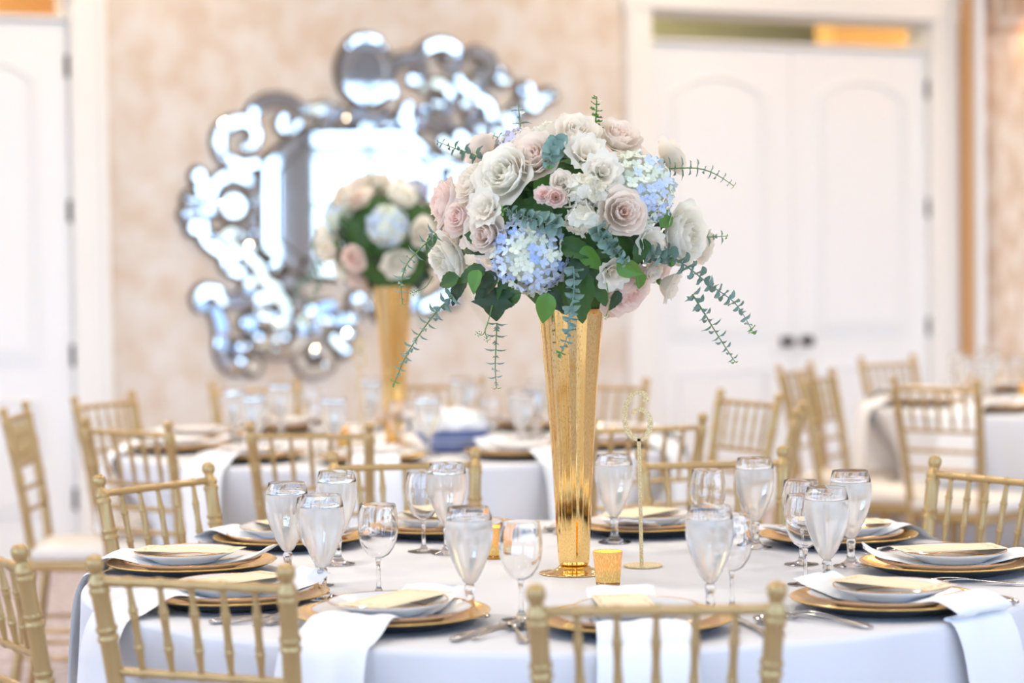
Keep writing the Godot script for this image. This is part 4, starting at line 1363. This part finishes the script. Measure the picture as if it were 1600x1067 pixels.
func bouquet() -> Node3D:
	var t := thing("flower_arrangement", "round bouquet of white roses, blue hydrangea and eucalyptus in the front vase", "bouquet", Vector3.ZERO, 0.0, "tall table bouquets")
	calyx = MB.new().lathe(p2([0, -0.22, 0.10, -0.18, 0.17, -0.05, 0.16, 0.06, 0, 0.08]), 10).done()
	round_leaf = leaf_mesh("round_leaf")
	oval_small = leaf_mesh("thin_leaf")
	var mid := Vector3(0, 0.17, 0)
	part("moss_core", MB.new().lathe(p2([0, -0.02, 0.035, -0.015, 0.05, 0.0, 0.10, 0.05, 0.145, 0.12, 0.15, 0.19, 0.12, 0.255, 0.06, 0.29, 0, 0.30]), 24).done(), M.moss, t)
	var hyd := [floret_mesh(4, 1, 0.20), floret_mesh(4, 2, 0.42), floret_mesh(4, 3, 0.30)]
	var stk := [floret_mesh(6, 4, 0.35), floret_mesh(7, 5, 0.2)]
	for f in FLOWERS:
		var p := Vector3(f[1], f[2], f[3])
		var kind: String = f[0]
		var d := p - mid
		d = (Vector3(d.x * 1.1, d.y * 1.1, d.z + (0.09 if d.z > -0.06 else 0.0)) + Vector3(rng.randf_range(-0.04, 0.04), rng.randf_range(-0.02, 0.04), rng.randf_range(-0.02, 0.04))).normalized()
		var r: float = f[4]
		if kind == "white_rose":
			rose(t, kind, M.petal_white, M.petal_ivory_heart, facing(p, d, r * 1.2), 1.0, ROSE)
		elif kind == "cream_rose":
			rose(t, kind, M.petal_cream, M.petal_cream, facing(p, d, r * 1.2), 1.0, ROSE)
		elif kind == "blush_rose":
			rose(t, kind, M.petal_blush, M.petal_blush_heart, facing(p, d, r * 1.2), 1.0, ROSE)
		elif kind == "pink_rose":
			rose(t, kind, M.petal_pink, M.petal_pink_heart, facing(p, d, r * 1.2), 1.0, ROSE)
		elif kind == "pink_bud":
			rose(t, "pink_rosebud", M.petal_pink, M.petal_pink_heart, facing(p, d, r * 1.2), 2.0, BUD)
		elif kind == "lisianthus":
			rose(t, kind, M.petal_white, M.petal_cream, facing(p, d, r * 1.3), 3.0, LISI)
		elif kind == "stock":
			cluster(t, "stock_flower", p, d, r * 0.8, 16, r * 0.45, [M.petal_white, M.petal_white, M.petal_ivory_heart], stk, 1.3)
		elif kind == "hydrangea_left":
			cluster(t, "hydrangea", p, d, r * 1.02, 130, 0.0118, [M.floret_blue, M.floret_pale_blue, M.floret_deep_blue, M.floret_pale_blue, M.floret_cream, M.floret_cream], hyd, 1.5, "large blue and cream hydrangea head")
		elif kind == "hydrangea_right":
			cluster(t, "hydrangea", p, d, r * 1.02, 116, 0.0118, [M.floret_cream, M.floret_pale_blue, M.floret_cream, M.floret_pale_blue, M.floret_blue], hyd, 1.5, "pale hydrangea head with blue florets")
		else:
			cluster(t, "hydrangea", p, d, r * 1.02, 50, 0.0125, [M.floret_lavender, M.petal_cream], hyd, 1.5, "lavender and cream hydrangea head")
	for s in SPRIGS:
		sprig(t, s[0], s[1])
	var kinds := {}
	for k in ["serrated_leaf", "oval_leaf", "ivy_leaf"]:
		kinds[k] = leaf_mesh(k)
	var list := LEAVES.duplicate()
	# leaves that fill the gaps between the flowers all round
	for i in 60:
		var a := i * 2.39996
		var y := 1.0 - 1.75 * (i + 0.5) / 60.0
		var rr := sqrt(maxf(0.0, 1.0 - y * y))
		list.append([cos(a) * rr * 0.165, 0.165 + y * 0.135, sin(a) * rr * 0.15, 0.03, rng.randf() * 360.0, "serrated_leaf"])
	for i in list.size():
		var e: Array = list[i]
		var p := Vector3(e[0], e[1], e[2])
		var nrm := (p - mid).normalized()
		if i < LEAVES.size():
			nrm = (nrm + Vector3(0, 0.25, 0.8)).normalized()
		nrm = (nrm + Vector3(rng.randf_range(-0.5, 0.5), rng.randf_range(-0.5, 0.5), rng.randf_range(-0.3, 0.3))).normalized()
		var a := deg_to_rad(e[4])
		var dir := Vector3(cos(a), sin(a), 0.0)
		dir = (dir - nrm * dir.dot(nrm)).normalized()
		var size: float = e[3] * (1.8 if e[5] == "ivy_leaf" else 2.3) * rng.randf_range(0.85, 1.1)
		var x := nrm.cross(dir).normalized()
		var kind: String = e[5]
		var m: Material = M.leaf_bright if kind == "oval_leaf" else (M.leaf_dark if (i % 3 == 1 or kind == "ivy_leaf") else M.leaf_green)
		part(kind, kinds[kind], m, t, Transform3D(Basis(x * size, nrm * size, dir * size), p - dir * size * 0.5))
	# a stalk of white stock standing out at the top, and thin tendrils with berries at the left
	var sp := part("stock_stalk", MB.new().tube(curve([Vector3(0.045, 0.335, 0.06), Vector3(0.050, 0.37, 0.05), Vector3(0.052, 0.408, 0.05)], 0.01), rads(8, 0.0022, 0.0012), 6).done(), M.stem_green, t)
	for i in 16:
		var y := 0.350 + i * 0.0040
		var a := i * 2.4
		part("bud", stk[0], M.leaf_bright if i % 3 != 1 else M.petal_white, sp, Transform3D(Basis(Vector3(0.3, 1, 0.2).normalized(), a).scaled(Vector3.ONE * (0.009 - i * 0.0003)), Vector3(0.050 + cos(a) * 0.007, y, 0.052 + sin(a) * 0.007)))
	for q in [[Vector3(-0.150, 0.02, 0.12), Vector3(-0.158, -0.01, 0.125), Vector3(-0.168, -0.035, 0.125), Vector3(-0.176, -0.032, 0.125)], [Vector3(-0.158, -0.012, 0.125), Vector3(-0.164, -0.028, 0.13), Vector3(-0.160, -0.042, 0.13)], [Vector3(0.062, 0.06, 0.17), Vector3(0.066, 0.02, 0.175), Vector3(0.060, -0.002, 0.17)], [Vector3(-0.262, 0.075, 0.08), Vector3(-0.275, 0.055, 0.08), Vector3(-0.298, 0.045, 0.08)]]:
		var c := curve(q, 0.006)
		var td := part("berry_tendril", MB.new().tube(c, rads(c.size(), 0.0013, 0.0008), 6).done(), M.stem_green, t)
		for i in 12:
			var a := i * 2.4
			var d := Vector3(cos(a) * sqrt(1.0 - pow(i / 6.0 - 1.0, 2.0)), i / 6.0 - 1.0, sin(a)).normalized()
			part("berry", MB.new().lathe(p2([0, -0.0012, 0.0012, 0, 0, 0.0012]), 6).done() if i == 0 else berry, M.stem_green, td, Transform3D(Basis.IDENTITY, c[c.size() - 1] + d * 0.006))
			if i == 0:
				berry = (td.get_child(0) as MeshInstance3D).mesh
	return t

var berry: Mesh

# ------------------------------------------------------------------ the mirror

const PANE := [Vector2(-0.536, 0.225), Vector2(-0.344, 0.376), Vector2(0.228, 0.384), Vector2(0.400, 0.247), Vector2(0.393, -0.187), Vector2(0.217, -0.340), Vector2(-0.356, -0.299), Vector2(-0.543, -0.177)]
const SCROLLS := [
	[0.030, [Vector2(-0.558, 0.225), Vector2(-0.655, 0.215), Vector2(-0.734, 0.268), Vector2(-0.748, 0.350), Vector2(-0.693, 0.407), Vector2(-0.610, 0.417), Vector2(-0.566, 0.364), Vector2(-0.589, 0.305), Vector2(-0.637, 0.304)]],
	[0.030, [Vector2(-0.565, 0.373), Vector2(-0.587, 0.432), Vector2(-0.554, 0.492), Vector2(-0.472, 0.523), Vector2(-0.375, 0.510), Vector2(-0.326, 0.451)]],
	[0.023, [Vector2(-0.343, 0.421), Vector2(-0.393, 0.382), Vector2(-0.442, 0.402), Vector2(-0.421, 0.450)]],
	[0.027, [Vector2(-0.326, 0.475), Vector2(-0.243, 0.477), Vector2(-0.177, 0.499)]],
	[0.030, [Vector2(-0.787, -0.012), Vector2(-0.801, 0.062), Vector2(-0.768, 0.135), Vector2(-0.688, 0.171), Vector2(-0.602, 0.142), Vector2(-0.564, 0.076), Vector2(-0.579, -0.013), Vector2(-0.618, -0.063)]],
	[0.027, [Vector2(-0.586, -0.028), Vector2(-0.568, -0.102), Vector2(-0.598, -0.170), Vector2(-0.672, -0.182), Vector2(-0.709, -0.131)]],
	[0.030, [Vector2(-0.862, 0.185), Vector2(-0.838, 0.135), Vector2(-0.845, 0.076)]],
	[0.030, [Vector2(-0.841, -0.041), Vector2(-0.830, -0.121), Vector2(-0.758, -0.181), Vector2(-0.673, -0.220)]],
	[0.023, [Vector2(-0.757, -0.130), Vector2(-0.693, -0.092), Vector2(-0.629, -0.123)]],
	[0.030, [Vector2(-0.736, -0.210), Vector2(-0.712, -0.264), Vector2(-0.642, -0.289), Vector2(-0.611, -0.340), Vector2(-0.650, -0.399), Vector2(-0.721, -0.412), Vector2(-0.761, -0.367)]],
	[0.027, [Vector2(-0.631, -0.206), Vector2(-0.567, -0.251), Vector2(-0.536, -0.326), Vector2(-0.455, -0.358)]],
	[0.033, [Vector2(-0.836, -0.445), Vector2(-0.867, -0.403), Vector2(-0.834, -0.365), Vector2(-0.771, -0.375), Vector2(-0.740, -0.426)]],
	[0.033, [Vector2(-0.794, -0.434), Vector2(-0.764, -0.500), Vector2(-0.749, -0.574), Vector2(-0.751, -0.648), Vector2(-0.720, -0.709), Vector2(-0.656, -0.741)]],
	[0.027, [Vector2(-0.657, -0.428), Vector2(-0.586, -0.400), Vector2(-0.521, -0.371)]],
	[0.030, [Vector2(-0.561, -0.475), Vector2(-0.547, -0.416), Vector2(-0.482, -0.396), Vector2(-0.431, -0.442), Vector2(-0.438, -0.508), Vector2(-0.491, -0.543)]],
	[0.030, [Vector2(-0.409, -0.509), Vector2(-0.442, -0.553), Vector2(-0.508, -0.596), Vector2(-0.590, -0.618)]],
	[0.027, [Vector2(-0.359, -0.495), Vector2(-0.344, -0.571), Vector2(-0.395, -0.645), Vector2(-0.477, -0.663), Vector2(-0.542, -0.640)]],
	[0.027, [Vector2(-0.369, -0.691), Vector2(-0.331, -0.752), Vector2(-0.248, -0.749), Vector2(-0.213, -0.696), Vector2(-0.246, -0.649), Vector2(-0.289, -0.669)]],
	[0.030, [Vector2(-0.261, -0.573), Vector2(-0.277, -0.512), Vector2(-0.243, -0.453), Vector2(-0.176, -0.448)]],
	[0.027, [Vector2(-0.195, -0.590), Vector2(-0.145, -0.637), Vector2(-0.111, -0.577)]],
	[0.030, [Vector2(-0.110, -0.516), Vector2(-0.059, -0.487), Vector2(-0.007, -0.443)]],
	[0.030, [Vector2(0.043, -0.459), Vector2(0.129, -0.430), Vector2(0.215, -0.457), Vector2(0.285, -0.418)]],
	[0.030, [Vector2(0.284, -0.465), Vector2(0.372, -0.435), Vector2(0.443, -0.375)]],
	[0.030, [Vector2(-0.245, 0.377), Vector2(-0.194, 0.423), Vector2(-0.227, 0.468), Vector2(-0.193, 0.514)]],
	[0.030, [Vector2(-0.094, 0.425), Vector2(-0.043, 0.462), Vector2(0.024, 0.427), Vector2(0.092, 0.443), Vector2(0.127, 0.489)]],
	[0.027, [Vector2(-0.088, 0.773), Vector2(-0.020, 0.814), Vector2(0.064, 0.808), Vector2(0.097, 0.769)]],
	[0.030, [Vector2(0.145, 0.551), Vector2(0.130, 0.642), Vector2(0.172, 0.710), Vector2(0.251, 0.731), Vector2(0.309, 0.692), Vector2(0.284, 0.630), Vector2(0.233, 0.638)]],
	[0.030, [Vector2(0.269, 0.731), Vector2(0.332, 0.785), Vector2(0.426, 0.810), Vector2(0.496, 0.775), Vector2(0.506, 0.713), Vector2(0.442, 0.687)]],
	[0.027, [Vector2(0.301, 0.585), Vector2(0.371, 0.617), Vector2(0.441, 0.594), Vector2(0.461, 0.526), Vector2(0.421, 0.463)]],
	[0.030, [Vector2(0.231, 0.522), Vector2(0.212, 0.445), Vector2(0.246, 0.384)]],
	[0.027, [Vector2(0.317, 0.508), Vector2(0.340, 0.431), Vector2(0.403, 0.401), Vector2(0.473, 0.418)]],
	[0.030, [Vector2(0.494, 0.651), Vector2(0.546, 0.590), Vector2(0.624, 0.591), Vector2(0.654, 0.654), Vector2(0.601, 0.700)]],
	[0.030, [Vector2(0.527, 0.512), Vector2(0.599, 0.544), Vector2(0.670, 0.514), Vector2(0.679, 0.443), Vector2(0.615, 0.404), Vector2(0.551, 0.434)]],
	[0.030, [Vector2(0.402, 0.355), Vector2(0.454, 0.303), Vector2(0.524, 0.310), Vector2(0.560, 0.357)]],
	[0.030, [Vector2(0.632, 0.358), Vector2(0.703, 0.327), Vector2(0.775, 0.359), Vector2(0.794, 0.422), Vector2(0.741, 0.469)]],
	[0.030, [Vector2(0.777, 0.469), Vector2(0.850, 0.518), Vector2(0.905, 0.566), Vector2(0.888, 0.622)]],
	[0.027, [Vector2(0.868, 0.534), Vector2(0.960, 0.551), Vector2(1.045, 0.585)]],
	[0.027, [Vector2(0.567, 0.761), Vector2(0.620, 0.778), Vector2(0.673, 0.733)]],
	[0.027, [Vector2(0.674, 0.780), Vector2(0.698, 0.718), Vector2(0.744, 0.663)]],
	[0.030, [Vector2(0.400, 0.247), Vector2(0.487, 0.210), Vector2(0.576, 0.223), Vector2(0.620, 0.279)]],
	[0.030, [Vector2(0.433, 0.123), Vector2(0.496, 0.061), Vector2(0.473, -0.033), Vector2(0.430, -0.095)]],
	[0.030, [Vector2(0.446, -0.188), Vector2(0.498, -0.251), Vector2(0.444, -0.328)]],
]
const LOBES := [[-0.690, 0.026, 0.075, 0.067], [-0.886, 0.056, 0.044, 0.040], [-0.903, -0.012, 0.041, 0.037], [-0.876, -0.071, 0.041, 0.037], [-0.827, 0.003, 0.034, 0.043], [-0.804, -0.121, 0.034, 0.030], [-0.856, 0.164, 0.031, 0.037], [-0.554, -0.416, 0.047, 0.049], [-0.529, -0.500, 0.047, 0.043], [-0.614, -0.519, 0.041, 0.043], [-0.573, -0.594, 0.034, 0.030], [-0.654, -0.637, 0.041, 0.037], [-0.601, -0.719, 0.044, 0.040], [-0.669, -0.705, 0.034, 0.030], [-0.459, -0.598, 0.041, 0.037], [-0.358, -0.435, 0.041, 0.049], [-0.303, -0.481, 0.041, 0.043], [-0.227, -0.529, 0.047, 0.043], [-0.143, -0.516, 0.041, 0.037], [-0.101, -0.593, 0.034, 0.030], [-0.280, -0.672, 0.027, 0.024], [-0.214, -0.726, 0.027, 0.024], [-0.129, -0.668, 0.027, 0.024], [-0.160, 0.469, 0.047, 0.030], [0.006, 0.396, 0.054, 0.030], [0.126, 0.413, 0.047, 0.030], [0.600, 0.622, 0.041, 0.037], [0.690, 0.687, 0.047, 0.037], [0.754, 0.651, 0.041, 0.037], [0.580, 0.482, 0.041, 0.037], [0.632, 0.389, 0.047, 0.043], [0.722, 0.390, 0.041, 0.037], [0.831, 0.486, 0.041, 0.037], [0.923, 0.519, 0.041, 0.030], [1.015, 0.574, 0.047, 0.027], [0.869, 0.597, 0.031, 0.037], [0.443, 0.742, 0.034, 0.030], [0.387, 0.525, 0.034, 0.030], [0.281, 0.430, 0.034, 0.037], [0.507, 0.356, 0.041, 0.037], [-0.058, -0.426, 0.041, 0.043], [0.077, -0.490, 0.041, 0.037], [0.216, -0.407, 0.041, 0.037], [0.354, -0.466, 0.034, 0.030], [0.467, -0.437, 0.034, 0.030], [-0.406, -0.329, 0.041, 0.037], [-0.486, -0.252, 0.034, 0.037], [0.666, 0.280, 0.034, 0.030], [0.469, 0.154, 0.034, 0.037], [0.482, -0.142, 0.034, 0.030]]

# a bevelled strip of mirror along a curve, and its dark wooden backing just wider
func strip(c: PackedVector3Array, half: float, z0: float, z1: float, bev: float, taper: bool, tilt := 0.0) -> ArrayMesh:
	var rows := []
	for j in c.size():
		var t := j / (c.size() - 1.0)
		var d := (c[mini(j + 1, c.size() - 1)] - c[maxi(j - 1, 0)]).normalized()
		var nn := Vector3(-d.y, d.x, 0)
		var w := half * (lerpf(0.75, 1.0, sin(PI * t)) if taper else 1.0)
		var row := PackedVector3Array()
		for e in [[-1.0, z0], [-1.0, z1 - bev], [-0.72, z1 + tilt], [0.72, z1 - tilt], [1.0, z1 - bev], [1.0, z0]]:
			row.append(c[j] + nn * w * e[0] + Vector3(0, 0, e[1]))
		if j == 0:
			rows.append(MB.new().fill(c[0] + Vector3(0, 0, (z0 + z1) / 2), 6))
		rows.append(row)
		if j == c.size() - 1:
			rows.append(MB.new().fill(c[j] + Vector3(0, 0, (z0 + z1) / 2), 6))
	return MB.new().grid(rows, true, false, true).done()

func build_mirror() -> void:
	var t := thing("wall_mirror", "large baroque mirror with scrolled mirrored frame on the beige wall", "mirror", rm(5.067, 1.577, WALL_W + 0.002), ANG)
	var pane := PackedVector2Array(PANE)
	var back: PackedVector2Array = Geometry2D.offset_polygon(pane, 0.02)[0]
	part("backing", MB.new().prism(back, 0.0, 0.02, 0.002).done(), M.mirror_back, t)
	part("centre_pane", MB.new().prism(Geometry2D.offset_polygon(pane, -0.085)[0], 0.02, 0.030, 0.003).done(), M.mirror_silver, t)
	# bevelled border strips round the pane
	for i in pane.size():
		var a := pane[i]
		var b := pane[(i + 1) % pane.size()]
		var m := (a + b) / 2.0
		var inn := -m.normalized()
		var d := (b - a).normalized()
		var n := Vector2(-d.y, d.x)
		if n.dot(inn) < 0:
			n = -n
		var q := PackedVector2Array([a + d * 0.006, b - d * 0.006, b - d * 0.035 + n * 0.075, a + d * 0.035 + n * 0.075])
		part("border_strip", MB.new().prism(q, 0.018, 0.034, 0.006, Transform3D(Basis.IDENTITY, Vector3.ZERO)).done(), M.mirror_silver, t)
	for s in SCROLLS:
		var pts := []
		for q in s[1]:
			pts.append(Vector3(q.x, q.y, 0))
		var c := curve(pts, 0.022)
		var half: float = s[0]
		var tilt := rng.randf_range(-0.004, 0.004)
		var o := part("scroll", strip(c, half, 0.018, 0.036, 0.006, true, tilt * 0.25), M.mirror_silver, t)
		part("scroll_backing", strip(c, half + 0.010, 0.0, 0.018, 0.002, true), M.mirror_back, o)
	for i in LOBES.size():
		var e: Array = LOBES[i]
		var rows := []
		var brow := []
		for lv in [[1.0, 0.02], [1.0, 0.034], [0.78, 0.041], [0.0, 0.041 + 0.0015 * (i % 3)]]:
			var row := PackedVector3Array()
			for k in 10:
				var a := TAU * k / 10 + i
				row.append(Vector3(e[0] + cos(a) * e[2] * lv[0], e[1] + sin(a) * e[3] * lv[0], lv[1]))
			rows.append(row)
		for lv in [[0.0, 0.0], [1.0, 0.0], [1.0, 0.022], [0.0, 0.022]]:
			var row := PackedVector3Array()
			for k in 10:
				var a := TAU * k / 10 + i
				row.append(Vector3(e[0] + cos(a) * (e[2] + 0.014) * lv[0], e[1] + sin(a) * (e[3] + 0.014) * lv[0], lv[1]))
			brow.append(row)
		var o := part("rosette" if i == 0 else "leaf_drop", MB.new().grid(rows, true, false, true).done(), M.mirror_silver, t)
		part("drop_backing", MB.new().grid(brow, true, false, true).done(), M.mirror_back, o)
	# the oval cartouche at the crest: a pane in a ring of petals
	var oval := PackedVector2Array()
	var ring := []
	for k in 28:
		var a := TAU * k / 28
		oval.append(Vector2(0.011 + cos(a) * 0.098, 0.663 + sin(a) * 0.105))
	for k in 29:
		var a := TAU * k / 28
		ring.append(Vector3(0.011 + cos(a) * 0.122, 0.663 + sin(a) * 0.132, 0.0))
	part("crest_pane", MB.new().prism(oval, 0.01, 0.03, 0.004).done(), M.mirror_silver, t)
	var cr := part("crest_ring", strip(PackedVector3Array(ring), 0.024, 0.018, 0.038, 0.007, false), M.mirror_silver, t)
	part("ring_backing", strip(PackedVector3Array(ring), 0.042, 0.0, 0.018, 0.002, false), M.mirror_back, cr)
